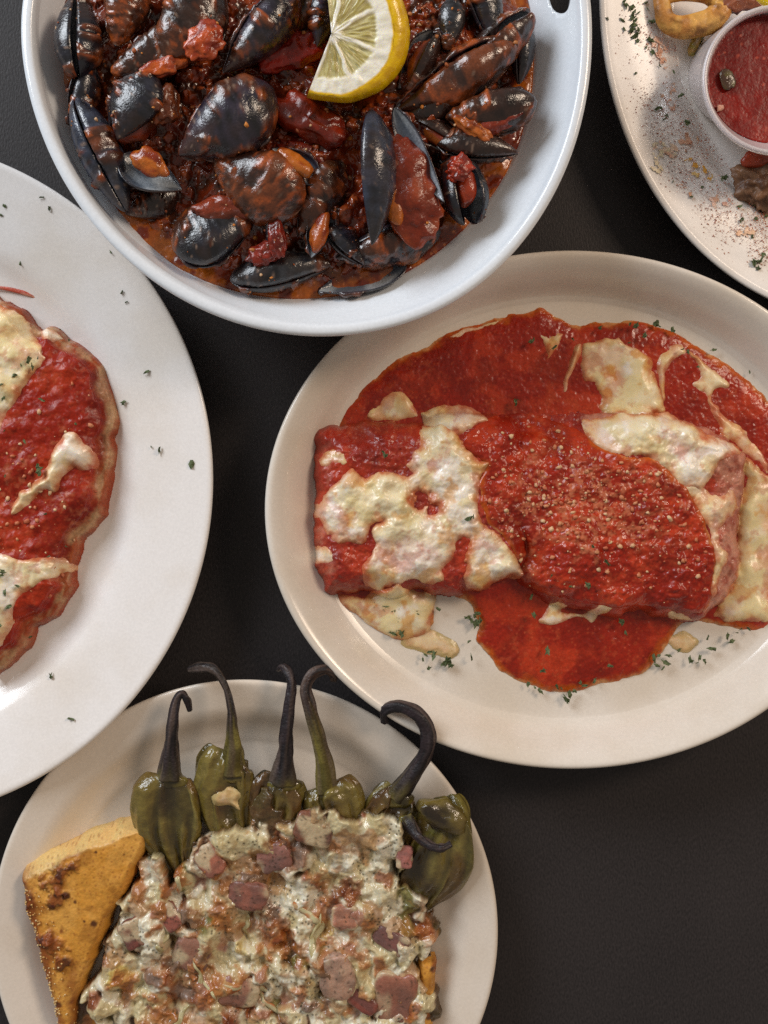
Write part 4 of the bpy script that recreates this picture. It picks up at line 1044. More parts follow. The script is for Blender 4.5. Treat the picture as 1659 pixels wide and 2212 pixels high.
gx0, gy0, gst = X[0, 0], Y[0, 0], 1.6
for (x0, y0, a, r, L, kind, dz, tn) in cap:
    R_ = L + r + 6
    i0, i1 = int(max(0, (y0 - R_ - gy0) / gst)), int(min(X.shape[0], (y0 + R_ - gy0) / gst + 1)); j0, j1 = int(max(0, (x0 - R_ - gx0) / gst)), int(min(X.shape[1], (x0 + R_ - gx0) / gst + 1))
    if i1 <= i0 or j1 <= j0: continue
    sl = (slice(i0, i1), slice(j0, j1))
    xx, yy = wx[sl] - x0, wy[sl] - y0
    u_ = xx * math.cos(a) + yy * math.sin(a); v_ = -xx * math.sin(a) + yy * math.cos(a) + 0.12 * r * np.sin(u_ / 14 + tn * 6)
    uu = np.clip(u_, -L / 2, L / 2)
    d = np.hypot(u_ - uu, v_) / (r * (1 + 0.35 * vn(u_ / 17 + tn * 40, np.full(u_.shape, tn * 9), 5)))
    hgt = base_z[sl] + dz + r * S * 0.85 * np.sqrt(np.clip(1 - d * d, 0, 1)) * (0.75 if kind == 3 else 0.30 if kind == 4 else 1) + 0.0002
    ins = (d < 1) & (s[sl] > 2)
    bl = sst(0.0, 0.0009, hgt - z[sl]) * ins * (sst(1.0, 0.7, d) if kind == 4 else 1)
    if kind in (0, 1, 4): cc = lerp(hexc('cbbd94'), hexc('e4dfcc'), sst(0.2, 0.8, np.full(u_.shape, tn))); cc = lerp(cc, hexc('b89c64'), 0.5 * sst(0.3, 0.8, vn(u_ / 20 + tn * 30, v_ / 9, 6)))
    elif kind == 2: cc = lerp(hexc('96604c'), hexc('b08068'), sst(-0.5, 0.5, vn(u_ / 12 + tn * 30, v_ / 9, 7)))
    else: cc = lerp(hexc('6a6430'), hexc('8a8450'), sst(-0.4, 0.5, vn(u_ / 25 + tn * 30, v_ / 5, 8)))
    c[sl] = lerp(c[sl], cc, bl * 0.95)
    z[sl] = np.where(ins, np.maximum(z[sl], hgt), z[sl])
for _ in range(4):  # melted together
    c = (c * 3 + np.roll(c, 1, 0) + np.roll(c, -1, 0) + np.roll(c, 1, 1) + np.roll(c, -1, 1)) / 7 if _ < 3 else c
    zz_ = (z * 2 + np.roll(z, 1, 0) + np.roll(z, -1, 0) + np.roll(z, 1, 1) + np.roll(z, -1, 1)) / 6; z = zz_
for (x, y, r, k), q in zip(spots, sz):
    d = np.hypot((wx - x), (wy - y) * 0.9) / (r * q * 1.15) + 0.55 * fbm(X, Y, 20, 4, int(x) % 97)
    cc = lerp([hexc('b4702f'), hexc('8c4a1c'), hexc('a2562f'), yel][k], [hexc('93481c'), hexc('5c260e'), hexc('86381c'), hexc('c09a48')][k], sst(0.75, 0.1, d))
    m = 0.9 * sst(1.05, 0.45, d) * sst(-0.0006, 0.0012, z - base_z + 0.0006)
    c = lerp(c, cc, m * 0.9)
    z = z + 0.0008 * sst(1.1, 0.3, d) * (s > 6)
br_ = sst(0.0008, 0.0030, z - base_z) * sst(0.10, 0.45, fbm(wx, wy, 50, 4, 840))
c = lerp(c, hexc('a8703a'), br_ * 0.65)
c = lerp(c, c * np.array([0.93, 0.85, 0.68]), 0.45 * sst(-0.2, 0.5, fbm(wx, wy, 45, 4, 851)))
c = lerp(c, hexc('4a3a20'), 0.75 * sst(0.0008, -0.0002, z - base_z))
fs, cs_ = worley(X, Y, 7, 831)
sp = (cs_ > 0.80) * sst(0.45, 0.2, fs) * sst(0.05, 0.4, fbm(X, Y, 60, 3, 832))
c = lerp(c, hexc('453c24'), sp * 0.8)
z = z + 0.00030 * fbm(X, Y, 10, 4, 833) + 0.0003 * ridge(X + 6 * fbm(X, Y, 20, 2, 835), Y * 0.45, 9, 2, 834) * (s > 4)
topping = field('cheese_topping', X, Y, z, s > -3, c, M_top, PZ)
prop(topping, 'browned melted cheese topping with herbs heaped over the peppers', 'cheese')
top_fields = (X, Y, z, s)

def top_z(x, y):
    Xt, Yt, Zt, _ = top_fields
    return float(Zt[int(np.clip((y - gy0) / gst, 0, Zt.shape[0] - 1)), int(np.clip((x - gx0) / gst, 0, Zt.shape[1] - 1))])
hams = [(542, 1922, 42, 33, 12, 8, '935c4c', 'square pink ham piece dusted with crumbs near the centre of the topping'),
        (596, 1838, 36, 30, 13, -20, '93655a', 'mauve ham piece below the cheese coated pepper'),
        (684, 1775, 44, 38, 13, 12, '7c4e3a', 'brown peppered ham piece between the third and fourth peppers'),
        (728, 2098, 40, 50, 16, -10, 'b8927c', 'pale pink curled ham piece in the lower right of the topping'),
        (852, 2150, 48, 60, 14, 6, '9c6450', 'large pink ham slab beside the right toast'),
        (775, 2146, 46, 22, 12, 35, '84463a', 'dark red ham strip slanting between two pale ham pieces'),
        (846, 2020, 40, 24, 12, 28, '84564e', 'mauve ham piece with white cheese at the right side of the topping'),
        (746, 1972, 30, 28, 13, 0, 'b47a60', 'small pale ham cube below the browned cheese patch'),
        (462, 1846, 30, 36, 13, -40, 'a5644e', 'pink ham lump wrapped in cheese below the second pepper'),
        (420, 2050, 44, 38, 13, 20, '966a58', 'dull pink ham piece at the left of the topping'),
        (300, 2000, 30, 34, 12, -25, '80483e', 'dark pink ham piece beside the toast'),
        (520, 2130, 42, 36, 13, 15, '966552', 'pinkish ham piece at the bottom of the topping'),
        (872, 1836, 18, 24, 10, 0, 'a86a60', 'small ham bit beside the big right pepper'),
        (372, 1968, 34, 24, 11, 55, '96584a', 'narrow ham piece near the left toast')]
for k, (x, y, rx, ry, rz, yaw, colr, lab) in enumerate(hams):
    zz = top_z(x, y) - rz * S * 0.42
    v, f, d = blob_v(rx * S * 0.92, ry * S * 0.92, rz * S, 4.2, 56, 36, 0.14, 0.4, 300 + k)
    v = v @ rotm(-yaw, random.uniform(-9, 9), random.uniform(-9, 9)).T + pxy(x, y, zz)
    c0 = hexc(colr)
    cc = lerp(c0, c0 * 0.62 + 0.02, sst(-0.2, 0.5, n3(d + k, 0.45, k)))
    ch = sst(0.1, 0.6, n3(d + k * 3.1, 0.6, k + 50) + (0.10 if k != 0 else -0.3))
    cc = lerp(cc, hexc('c9b894'), ch * 0.75)
    fw, cw = worley(v[:, 0] / S, v[:, 1] / S, 7, k)
    cc = lerp(cc, hexc('3c2e20'), (cw > 0.8) * sst(0.4, 0.2, fw) * 0.7)
    prop(mesh('ham_piece', v, f, M_ham, cc), lab, 'ham', 'ham pieces in the cheese topping')

# strings of melted cheese across the topping: part of the topping
for k in range(12):
    x0 = random.uniform(300, 880); y0 = random.uniform(1860, 2180); a = random.gauss(1.2, 0.6); L = random.uniform(40, 110)
    pts = []
    for t in np.linspace(0, 1, 5):
        x = x0 + math.cos(a) * L * t + random.uniform(-7, 7); y = y0 + math.sin(a) * L * t
        pts.append((x, y, top_z(x, y) - 0.0002 + 0.0006 * math.sin(math.pi * t)))
    r = random.uniform(3.0, 8.0)
    v, f, ss, aa = tubes(pts, [0.5, r, r * 0.8, r * 1.2, 0.5], 9, 5, 0.4, k, 0.35, PZ)
    cc = lerp(hexc('c6bd94'), hexc('a89868') if k % 3 else hexc('b87040'), sst(-0.1, 0.6, vn(ss * 7, aa, k)))
    mesh('cheese_string', v, f, M_top, cc, topping)

cheese(z5([(425, 660), (480, 635), (540, 650), (525, 700), (540, 735), (480, 715), (430, 700)]), 'browned cheese scrap on the pod of the second pepper', 0.0018, seed=940, tone=0.4, thin=-1.0, stain=0.9, base=pod_base, zref=PZ, grp='cheese clinging to the peppers', warp=4)

# toast
def toast(poly, label, h, seed, bbox, browns, zb=0.0085, side=None):
    X, Y = grid(*bbox, 1.6)
    s = sdf(X + 3 * fbm(X, Y, 30, 3, seed), Y + 3 * fbm(X, Y, 30, 3, seed + 1), poly)
    z = zb + pil(s + 1, 20, h, 2.6) + 0.0010 * fbm(X, Y, 110, 2, seed + 2) * sst(0, 30, s) + 0.0002 * fbm(X, Y, 14, 4, seed + 3)
    gold, pale, brown, dk = hexc('cf9138'), hexc('dab272'), hexc('86441a'), hexc('471c10')
    c = lerp(gold, hexc('d89e48'), sst(-0.3, 0.4, fbm(X, Y, 70, 4, seed + 4)))
    c = lerp(c, hexc('9c6420'), 0.6 * sst(0.1, 0.6, fbm(X, Y, 40, 4, seed + 14)))
    if side is not None:  # torn crumb side, sloping down to the plate
        d = np.full(X.shape, 1e9); q = spline(side, 6, closed=False)
        for px, py in q: d = np.minimum(d, np.hypot(X - px, Y - py))
        wd = 30 + 9 * fbm(X, Y, 60, 2, seed + 15)
        k = sst(wd + 6, wd - 8, d)
        z = z - 0.0075 * sst(wd, 2, d) + 0.0006 * k * fbm(X, Y, 12, 3, seed + 16)
        c = lerp(c, lerp(pale, hexc('d8b878'), sst(-0.3, 0.4, fbm(X, Y, 26, 4, seed + 17))), 0.85 * k)
        c = lerp(c, brown, 0.55 * np.exp(-((d - wd) / 5.0) ** 2) * sst(-0.2, 0.4, fbm(X, Y, 40, 3, seed + 18)))
    c = lerp(c, brown, 0.9 * sst(40, 4, s + 24 * fbm(X, Y, 36, 3, seed + 6)) * sst(1850, 1900, Y) * sst(0.0, -40, X - 150 - 0.2 * (Y - 1900)))
    for bx, by, br in browns:
        br = br * 1.5
        d = np.hypot(X - bx, Y - by) / br + 0.6 * fbm(X, Y, 20, 4, seed + 7)
        m = sst(1.15, 0.45, d)
        c = lerp(c, dk if br < 9 else lerp(brown, dk, sst(-0.2, 0.35, fbm(X, Y, 14, 3, seed + 9))), m * 0.9)
        if br > 14: z = z + 0.0014 * m
    f, cid = worley(X, Y, 9, seed + 11)
    c = lerp(c, brown, (cid > 0.7) * sst(0.4, 0.1, f) * 0.45)
    root = field('toast_triangle', X, Y, z, s > -2, c, M_bread, PZ)
    prop(root, label, 'toast')
    return root, X, Y, z, s
TB = z6([(145, 512), (200, 462), (300, 412), (450, 362), (600, 292), (750, 246), (850, 226), (980, 214), (1010, 242), (998, 300), (960, 400), (900, 530), (850, 640), (800, 720), (750, 800), (715, 890), (680, 980), (620, 1130), (560, 1270), (530, 1400), (500, 1580), (400, 1580), (368, 1400), (318, 1240), (278, 1080), (228, 920), (190, 780), (165, 640)])
BR = [(b[0], b[1], b[2] * .3307) for b in z6([(440, 520, 46), (510, 480, 34), (380, 590, 60), (385, 690, 46), (370, 740, 24), (460, 670, 16), (520, 712, 12), (640, 850, 18), (428, 905, 20), (410, 1000, 44), (440, 1100, 34), (420, 1370, 22), (330, 940, 30), (580, 832, 8), (660, 386, 8), (836, 405, 10), (480, 540, 10), (200, 700, 40), (195, 800, 30), (225, 900, 16), (290, 960, 34), (180, 600, 20)])]
tst, tX, tY, tZ, tS = toast(TB, 'golden brown toast triangle with sesame crust at the left of the pepper plate', 0.0145, 700, (40, 1762, 345, 2222), BR, side=z6([(140, 490), (200, 452), (300, 402), (450, 350), (600, 282), (750, 236), (850, 214), (975, 205)]))
pts = []
for k in range(150):
    t = random.random()
    y = 1905 + 310 * t
    i = int(np.clip(round((y - 1762) / 1.6), 0, tX.shape[0] - 1))
    row = np.where(tS[i] > 1)[0]
    j = row[0] + int(abs(random.gauss(0, 7))) if k % 2 else row[0] + int(random.uniform(0, 34))
    j = min(j, row[-1])
    sc = S * (D - PZ) / D
    pts.append((np.array([(tX[i, j] - 829.5) * sc, (1106 - tY[i, j]) * sc, tZ[i, j] + 0.0003]), random.uniform(1.8, 3.0) * S))
so_ = scatter_grains('sesame_seeds', pts, M_grain, [hexc('d8b070'), hexc('c99a58'), hexc('dcc090')], 'sesame seeds', 'seeds', 0.6)
del so_['label']; del so_['category']
so_.location = Vector(so_.location) - abs_loc(tst); so_.parent = tst
TB2 = z7([(1130, 725), (1180, 718), (1236, 728), (1228, 850), (1220, 1000), (1205, 1140), (1110, 1140), (1125, 1000), (1120, 850)])
toast(TB2, 'brown edge of a second toast sticking out at the right of the topping', 0.0115, 760, (890, 2062, 955, 2222), [(905, 2150, 12), (928, 2190, 9), (938, 2085, 8)])

# ---------------------------------------------------------------- sauce cup on the spiced platter
cup = empty('sauce_cup', 'small translucent plastic cup of red dipping sauce on the spiced platter', 'cup', at(1603, 166, 0.0075))
cb = np.array(at(1603, 166, 0.0075)); ct = np.array(at(1680, 172, 0.044))
def circ(c, r, z):
    return np.stack([c[0] + r * np.cos(TH), c[1] + r * np.sin(TH), np.full(NT, z)], 1)
def cl(t):  # centre and wall radius at fraction t of the height
    c = cb * (1 - t) + ct * t
    return c, (114 * (1 - t) + 139 * t) * S
prf = []
prf.append(circ(cb, 100 * S, 0.0076)); 
for t in (0.0, 0.04, 0.3, 0.6, 0.92):
    c, r = cl(t); prf.append(circ(c, r, c[2]))
c, r = cl(0.94)
rt = 163 * S * (D - 0.044) / D
prf += [circ(ct, rt * 0.985, 0.0418), circ(ct, rt, 0.0428), circ(ct, rt * 0.995, 0.0440), circ(ct, rt * 0.965, 0.0445), circ(ct, rt * 0.935, 0.0440), circ(ct, rt * 0.915, 0.0425)]
for t in (0.85, 0.6, 0.3, 0.05):
    c, r = cl(t); prf.append(circ(c, r * 0.965, c[2] + 0.0006))
loft('cup_wall', prf, M_cup, cup)
csz = 0.0375
cc_, cr_ = cl((csz - 0.0075) / 0.0365)
X, Y = grid(-150, -150, 150, 150, 2.0)
rr = np.hypot(X, Y) * S
zz = csz + 0.0002 * fbm(X, Y, 50, 3, 951) + 0.00004 * fbm(X, Y, 9, 2, 952) + 0.0005 * sst(cr_ * 0.93, cr_ * 0.965, rr)
c = lerp(hexc('6e0c06'), hexc('80150b'), sst(-0.3, 0.4, fbm(X, Y, 60, 4, 953)))
f_, ci_ = worley(X, Y, 9, 954)
c = lerp(c, hexc('b5503c'), 0.8 * (ci_ > 0.90) * sst(0.4, 0.2, f_) * sst(-0.1, 0.3, fbm(X, Y, 70, 2, 955)))
h, w_ = X.shape
k = rr < cr_ * 0.964
km = k[:-1, :-1] & k[1:, :-1] & k[:-1, 1:] & k[1:, 1:]
idx = np.arange(h * w_).reshape(h, w_)
fq = np.stack([idx[1:, :-1][km], idx[1:, 1:][km], idx[:-1, 1:][km], idx[:-1, :-1][km]], 1)
used = np.zeros(h * w_, bool); used[fq.ravel()] = True; re = np.cumsum(used) - 1
vv = np.stack([cc_[0] + X.ravel()[used] * S, cc_[1] - Y.ravel()[used] * S, zz.ravel()[used]], 1)
prop(mesh('dipping_sauce', vv, re[fq], M_bake, c.reshape(-1, 3)[used]), 'deep red dipping sauce with herb bits filling the plastic cup', 'sauce')
lump_of('olive_piece', 1571, 172, 0.0388, 16, 26, 6, 20, '4a3426', M_meat, 'dark herb lump floating in the dipping sauce', 'herb', None, 91, 0.3, 2.0, col2='5c5424')
lump_of('garlic_bit', 1556, 233, 0.0386, 7, 6, 4, 10, 'd9a08a', M_grain, 'pale garlic bit floating in the dipping sauce', 'garlic', None, 92, 0.2, 3.0)

# fried calamari, greens, meat on the spiced platter
def zc(p): return [(1261.8 + a[0] * .2975, a[1] * .2975) + tuple(a[2:]) for a in p]
ring_path = zc([(560, -40, .0195), (575, 60, .0195), (610, 150, .019), (690, 190, .019), (800, 180, .019), (920, 150, .019), (985, 90, .0195), (985, 20, .0195), (900, -40, .0195), (760, -60, .0195), (640, -50, .0195), (560, -40, .0195)])
v, f, ss, aa = tubes(ring_path, [21, 21, 21, 21, 22, 25, 26, 22, 19, 19, 19, 21], 20, 8, 0.22, 55, 0.9, 0.019)
c = lerp(hexc('d29e50'), hexc('b87c38'), sst(-0.3, 0.5, vn(ss * 20, aa, 4)))
c = lerp(c, hexc('7a4a1c'), 0.7 * sst(0.3, 0.7, vn(ss * 30, aa * 2, 7)))
prop(mesh('calamari_ring', v, f, M_fry, c), 'golden fried calamari ring at the top edge beside the plastic cup', 'calamari')
v, f, ss, aa = tubes(zc([(830, 210, .013), (820, 280, .0125), (790, 350, .0115), (785, 400, .0105)]), [11, 13, 11, 5], 14, 6, 0.2, 8, 0.8, 0.012)
c = lerp(hexc('8a7a2c'), hexc('a8803c'), sst(-0.3, 0.4, vn(ss * 8, aa, 4)))
prop(mesh('banana_pepper_strip', v, f, M_pepper, c), 'yellow green pepper strip between the calamari ring and the plastic cup', 'pepper')
lump_of('fried_piece', 1600, 2, 0.020, 60, 22, 22, 8, '8a4a2c', M_fry, 'brown fried seafood piece above the plastic cup at the top edge', 'seafood', None, 93, 0.28, 2.2, sc=0.22, col2='5a3030', nu=44, nv=28)
lump_of('fried_piece', 1655, 400, 0.015, 66, 52, 34, -20, '7e5a40', M_fry, 'brown fried seafood piece below the plastic cup at the right edge', 'seafood', None, 94, 0.28, 2.2, sc=0.22, col2='5c3c28', nu=84, nv=54, vs=0.2)
lump_of('tomato_piece', 1628, 345, 0.019, 32, 20, 14, 10, '9a3a22', M_sauce, 'red tomato bit tucked under the plastic cup', 'tomato', None, 95, 0.25, 2.2)
lump_of('lemon_piece', 1660, -6, 0.040, 32, 20, 14, -30, 'e0c010', M_lemon, 'sliver of yellow lemon at the top right corner', 'lemon', None, 96, 0.05, 2.5, col2='d8b808')

def plate_z(x, y):
    fx = math.hypot((x - 1868) / 573, (y + 10) / 703)
    return float(np.interp(fx, [0.66, 0.70, 0.725, 0.755, 0.80, 0.88, 0.965, 0.985, 1.0], [0.0074, 0.0080, 0.0100, 0.0140, 0.0168, 0.0192, 0.0222, 0.0229, 0.0216]))
def smear_obj(poly, label, cols, seed, th=0.0006):
    p = np.array(poly, float)
    X, Y = grid(p[:, 0].min() - 10, p[:, 1].min() - 10, p[:, 0].max() + 10, p[:, 1].max() + 10, 1.6)
    s = sdf(X + 9 * fbm(X, Y, 16, 4, seed), Y + 9 * fbm(X, Y, 16, 4, seed + 1), poly)
    s = s - 20 * sst(-0.25, 0.3, fbm(X, Y, 9, 4, seed + 2))
    fx = np.hypot((X - 1868) / 573, (Y + 10) / 703)
    zb = np.interp(fx, [0.66, 0.70, 0.725, 0.755, 0.80, 0.88, 0.965, 0.985, 1.0], [0.0074, 0.0080, 0.0100, 0.0140, 0.0168, 0.0192, 0.0222, 0.0229, 0.0216])
    z = zb - 0.0002 + pil(s + 2, 7, th)
    c = lerp(hexc(cols[0]), hexc(cols[1]), sst(-0.3, 0.4, fbm(X, Y, 18, 3, seed + 4)))
    prop(field('sauce_smear', X, Y, z, s > -1, c, M_smear, 0.017), label, 'sauce')
smear_obj(zc([(680, 1130), (760, 1150), (840, 1160), (900, 1230), (950, 1290), (900, 1320), (850, 1270), (800, 1290), (750, 1270), (770, 1200), (690, 1160)]), 'orange yellow sauce smear on the rim of the spiced platter', ('cc9440', 'd8b474'), 961)
smear_obj(zc([(500, 1080), (580, 1050), (640, 1100), (600, 1180), (560, 1280), (500, 1300), (480, 1200)]), 'pale cream sauce smear beside the orange one on the platter rim', ('d9c8a8', 'd4c09c'), 971, 0.0004)
smear_obj(zc([(1000, 1390), (1060, 1380), (1100, 1440), (1050, 1500), (990, 1480)]), 'pinkish sauce smear near the well of the spiced platter', ('c48a78', 'cda08c'), 981, 0.0004)
smear_obj(zc([(1090, 1640), (1200, 1660), (1230, 1720), (1180, 1740), (1090, 1700)]), 'faint orange sauce smear low on the rim of the spiced platter', ('cd9870', 'd4ac8c'), 991, 0.0004)
smear_obj(zc([(700, 1320), (760, 1350), (810, 1430), (800, 1460), (740, 1420), (690, 1360)]), 'thin reddish sauce smear below the orange one on the platter rim', ('b9774c', 'c99878'), 996, 0.0004)

for k, (px_, py_, w_, h_) in enumerate([(1425, 110, 26, 46), (1452, 205, 18, 40), (1490, 300, 26, 22), (1545, 430, 30, 18), (1440, 330, 34, 26), (1610, 500, 30, 20)]):
    smear_obj([(px_ - w_, py_), (px_, py_ - h_), (px_ + w_, py_), (px_, py_ + h_)], ['pinkish paprika stain high on the platter rim', 'pinkish paprika stain just above the cup shadow', 'orange tinted stain beside the cup', 'faint pink stain under the orange smear', 'faint stain between rim edge and orange smear', 'faint pink stain at the lower right of the rim'][k], (['d3ad98', 'd0a78e', 'd2a680', 'd4b0a0', 'd6bba2', 'd4b2a2'][k], 'cf9f84'), 1100 + 7 * k, 0.0003)
# paprika dust (beyond counting)
pts = []
while len(pts) < 3600:
    y = random.uniform(0, 640); x = random.uniform(1300, 1659)
    fx = math.hypot((x - 1868) / 573, (y + 10) / 703)
    if not 0.73 < fx < 0.975: continue
    dens = 0.5 + 0.5 * float(fbm(np.array([x]), np.array([y]), 55, 3, 5)[0])
    dens *= float(sst(0.99, 0.86, fx)) * (0.35 + 0.65 * float(sst(30, 110, y)))
    if random.random() > max(dens, 0.0) ** 1.6: continue
    z0 = plate_z(x, y); sc = S * (D - z0) / D
    pts.append((np.array([(x - 829.5) * sc, (1106 - y) * sc, z0 + 0.0001]), random.choice([0.6, 0.7, 0.8, 1.0, 1.6]) * S))
scatter_grains('paprika_dust', pts, M_spice, [hexc('a8553a'), hexc('b87458'), hexc('94503a'), hexc('c08a68')], 'reddish paprika dust sprinkled on the rim of the top right platter', 'spice', 0.4)

# ---------------------------------------------------------------- parsley flakes
def flake_mesh(seed):
    r = np.random.default_rng(seed)
    n = 10
    a = np.sort(np.linspace(0, 2 * math.pi, n, endpoint=False) + r.uniform(-0.18, 0.18, n)); rad = np.where(np.arange(n) % 2 == 0, r.uniform(0.6, 1.15, n), r.uniform(0.4, 0.8, n))
    top_ = [(0, 0, 0.25)] + [(math.cos(t) * q, math.sin(t) * q * 0.75, 0.45 * r.uniform(-0.6, 1.3)) for t, q in zip(a, rad)]
    bot = [(x * 0.95, y * 0.95, zz - 0.18) for x, y, zz in top_]
    v = top_ + bot; m = n + 1
    f = []
    for i in range(n):
        j = i % n + 1; k = (i + 1) % n + 1
        f += [(0, j, k), (m, m + k, m + j), (j, m + j, m + k, k)]
    me = bpy.data.meshes.new('parsley_flake')
    me.from_pydata(v, [], f)
    me.materials.append(M_herb)
    ca = me.color_attributes.new('Col', 'FLOAT_COLOR', 'POINT')
    g0, g1 = hexc('3e4a28'), hexc('6e7a52')
    for i in range(len(v)):
        t = r.random(); q = g0 * (1 - t) + g1 * t
        ca.data[i].color = (*q, 1)
    return me
FM = [flake_mesh(i) for i in range(24)]
MARKS = {
    'parsley flakes at the lower edge of the oval platter food': [(855, 1330, 'on the cheese under the left roll'), (945, 1430, 'on the thin cheese film'), (1020, 1340, 'beside the bare gap'), (1230, 1500, 'below the sauce tongue'), (1440, 1430, 'right of the sauce tongue'), (1560, 1400, 'under the yellow cheese pool')],
    'parsley flakes on the oval platter food': [(1160, 735, 'at the top of the sauce'), (1390, 710, 'above the yellow cheese sheet'), (1500, 760, 'by the long cheese strand'), (1000, 1000, 'on the left roll'), (1260, 1220, 'on the right roll'), (1250, 1400, 'on the sauce tongue')],
    'parsley flakes on the spiced platter': [(1365, 45, 'in the dense upper cluster'), (1410, 100, 'right of the dense cluster'), (1430, 230, 'halfway down the rim'), (1465, 400, 'near the orange smear'), (1640, 560, 'at the lower right end')],
    'parsley flakes on the left plate food': [(85, 790, 'where the upper cheese ends'), (40, 850, 'on the upper cheese band'), (100, 1020, 'beside the forked cheese'), (25, 1270, 'on the lowest cheese'), (130, 1190, 'near the lower right edge')],
    'parsley flakes on the left plate rim': [(60, 440, 'near the top'), (260, 600, 'near the bowl'), (330, 950, 'right of the food'), (130, 1510, 'near the bottom')]}
def flake(x, y, z, r, label, group, zref=None):
    o = bpy.data.objects.new('parsley_flake', random.choice(FM))
    COL.objects.link(o)
    zr = z if zref is None else zref
    sc = S * (D - zr) / D
    o.location = ((x - 829.5) * sc, (1106 - y) * sc, z + r * S * 0.25)
    r = r * random.uniform(0.7, 1.3)
    o.scale = (r * S, r * S * random.uniform(0.35, 1), r * S * random.uniform(0.7, 1.3))
    o.rotation_euler = (random.uniform(-0.3, 0.3), random.uniform(-0.3, 0.3), random.uniform(0, 6.28))
    if group in MARKS:
        label = label + ', ' + min(MARKS[group], key=lambda m: (m[0] - x) ** 2 + (m[1] - y) ** 2)[2]
    prop(o, label, 'herb', group)
def lp_z(x, y):
    fx = math.hypot(x + 281, y - 1036) / 741
    return float(np.interp(fx, [0.66, 0.70, 0.725, 0.748, 0.775, 0.82, 0.9, 0.965, 1], [0.0083, 0.0094, 0.0112, 0.0134, 0.0154, 0.0175, 0.0205, 0.0230, 0.0226]))
for x, y, r in [(10, 445, 6), (2, 465, 8), (90, 427, 8), (107, 452, 8), (44, 570, 7), (240, 546, 7), (264, 631, 7), (273, 653, 6), (318, 803, 12), (267, 870, 8), (327, 965, 6), (345, 972, 10), (414, 1002, 12), (111, 1460, 11), (154, 1552, 9), (130, 712, 5)]:
    flake(x, y, lp_z(x, y), r, 'parsley flake on the bare left plate rim', 'parsley flakes on the left plate rim')
def fz(fn, x, y):
    a = fn(np.array([[float(x)]]), np.array([[float(y)]]))
    return float(a[0][0, 0])
for x, y, r in [(82, 785, 10), (88, 800, 9), (100, 782, 7), (65, 797, 8), (50, 818, 7), (25, 838, 7), (27, 866, 6), (110, 870, 9), (105, 1020, 15), (100, 1010, 9), (72, 957, 6), (30, 935, 5), (115, 1110, 7), (22, 1240, 11), (25, 1232, 8), (55, 1262, 6), (8, 1300, 9), (18, 1308, 8), (40, 1305, 8), (12, 1330, 8), (20, 1345, 9), (5, 1340, 7), (68, 1375, 6), (120, 1200, 6), (150, 735, 5), (180, 920, 6), (30, 1275, 7), (33, 1030, 5), (15, 1012, 5), (150, 1180, 5)]:
    flake(x, y, fz(left_base, x, y) + 0.0024, r, 'parsley flake on the left plate food', 'parsley flakes on the left plate food', 0.014)
OVF = [(808, 1308), (822, 1312), (835, 1310), (842, 1318), (850, 1322), (828, 1320), (860, 1326), (870, 1316), (878, 1302), (885, 1318), (862, 1340), (855, 1350), (860, 1362), (868, 1372), (850, 1372), (902, 1325), (905, 1335), (948, 1318), (938, 1420), (930, 1412), (968, 1432), (975, 1440), (962, 1438), (920, 1418), (928, 1448), (915, 1428), (1015, 1390), (1018, 1340), (1028, 1334), (1022, 1345), (1012, 1336), (1035, 1328), (1040, 1342), (1032, 1350), (1020, 1425), (826, 1292), (1218, 1492), (1235, 1505), (1228, 1515), (1245, 1498), (1208, 1488), (1260, 1480), (1268, 1486), (1230, 1522), (1160, 1490), (1172, 1498), (1145, 1482), (1290, 1475), (1420, 1428), (1432, 1420), (1445, 1435), (1440, 1448), (1428, 1442), (1452, 1420), (1475, 1408), (1520, 1425), (1530, 1432), (1515, 1436), (1545, 1405), (1538, 1380), (1580, 1378), (1590, 1388), (1610, 1362), (1602, 1370), (1628, 1362), (1500, 1430)]
for x, y in OVF:
    zz = fz(oval_top, x, y); 
    flake(x, y, max(zz, 0.0105) + 0.0008, random.uniform(6.5, 13), 'parsley flake on the oval platter', 'parsley flakes at the lower edge of the oval platter food', ZF)
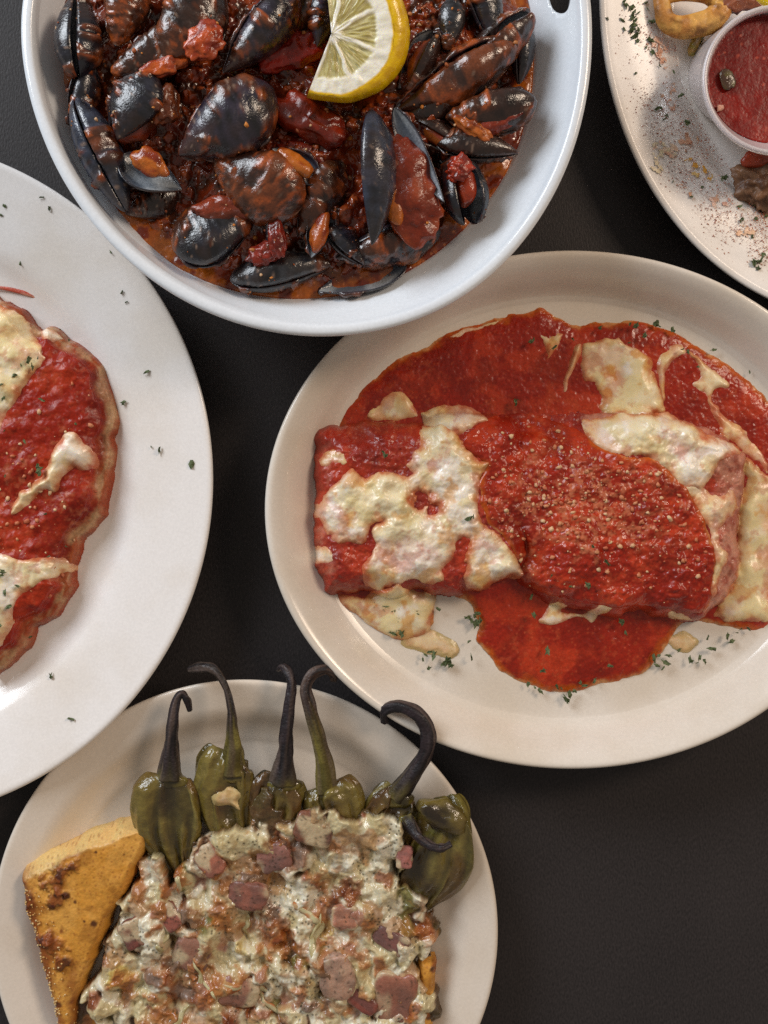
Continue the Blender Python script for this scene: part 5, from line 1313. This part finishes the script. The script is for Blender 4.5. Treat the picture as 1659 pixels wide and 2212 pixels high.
for x, y in [(1120, 862), (1115, 868), (828, 980), (832, 986), (1018, 1115), (1010, 1120), (1270, 1178), (1300, 1212), (1262, 1262), (1150, 735), (1155, 730), (1200, 748), (1240, 730), (1365, 697), (1378, 700), (1395, 722), (1362, 738), (1425, 693), (1430, 700), (1478, 752), (1490, 758), (1550, 752), (1630, 800), (1512, 790), (1155, 1330), (1345, 1345), (1355, 1370), (1175, 1450), (1185, 1408), (1320, 1440), (1185, 1242), (1225, 1264), (1150, 1290), (1300, 705), (1460, 710)]:
    flake(x, y, fz(oval_top, x, y) + 0.0032, random.uniform(6, 11), 'parsley flake on the red sauce', 'parsley flakes on the oval platter food', ZF)
SPF = [(p[0] * .2975 + 1261.8, p[1] * .2975, p[2] * .2975) for p in [(300, 40, 34), (290, 15, 26), (345, 60, 36), (360, 95, 36), (395, 95, 26), (350, 130, 30), (370, 150, 30), (360, 190, 38), (390, 225, 34), (345, 225, 28), (370, 265, 36), (385, 300, 26), (165, 135, 22), (280, 150, 26), (290, 215, 28), (450, 20, 26), (460, 70, 24), (485, 160, 30), (475, 295, 38), (490, 300, 26), (495, 380, 30), (450, 345, 22), (375, 535, 20), (550, 480, 18), (540, 790, 30), (525, 800, 24), (695, 700, 34), (710, 690, 22), (680, 770, 16), (600, 840, 24), (585, 865, 18), (745, 890, 26), (650, 520, 16), (645, 1320, 22), (780, 1430, 26), (1020, 1290, 26), (1000, 1300, 16), (1130, 1500, 26), (1135, 1610, 34), (1150, 1590, 24), (1245, 1590, 26), (1235, 1490, 18), (1220, 1720, 24), (1250, 1900, 40), (1230, 1920, 30), (1280, 1890, 30), (1300, 1850, 24), (1260, 1950, 30), (1320, 1570, 22), (1230, 985, 18), (860, 1360, 16)]]
for x, y, r in SPF:
    flake(x, y, plate_z(x, y), r, 'parsley flake on the paprika dusted platter', 'parsley flakes on the spiced platter')
# crumbs on the pepper plate rim
for k, (x, y, r, lab) in enumerate([(52, 1791, 8, 'tiny red crumb on the left rim of the pepper plate'), (343, 1739, 3, 'tiny brown crumb left of the leftmost pepper')]):
    lump_of('crumb', x, y, 0.0158, r, r * 0.7, r * 0.5, 20, '7e2a1c', M_spice, lab, 'crumb', None, 70 + k, 0.35)
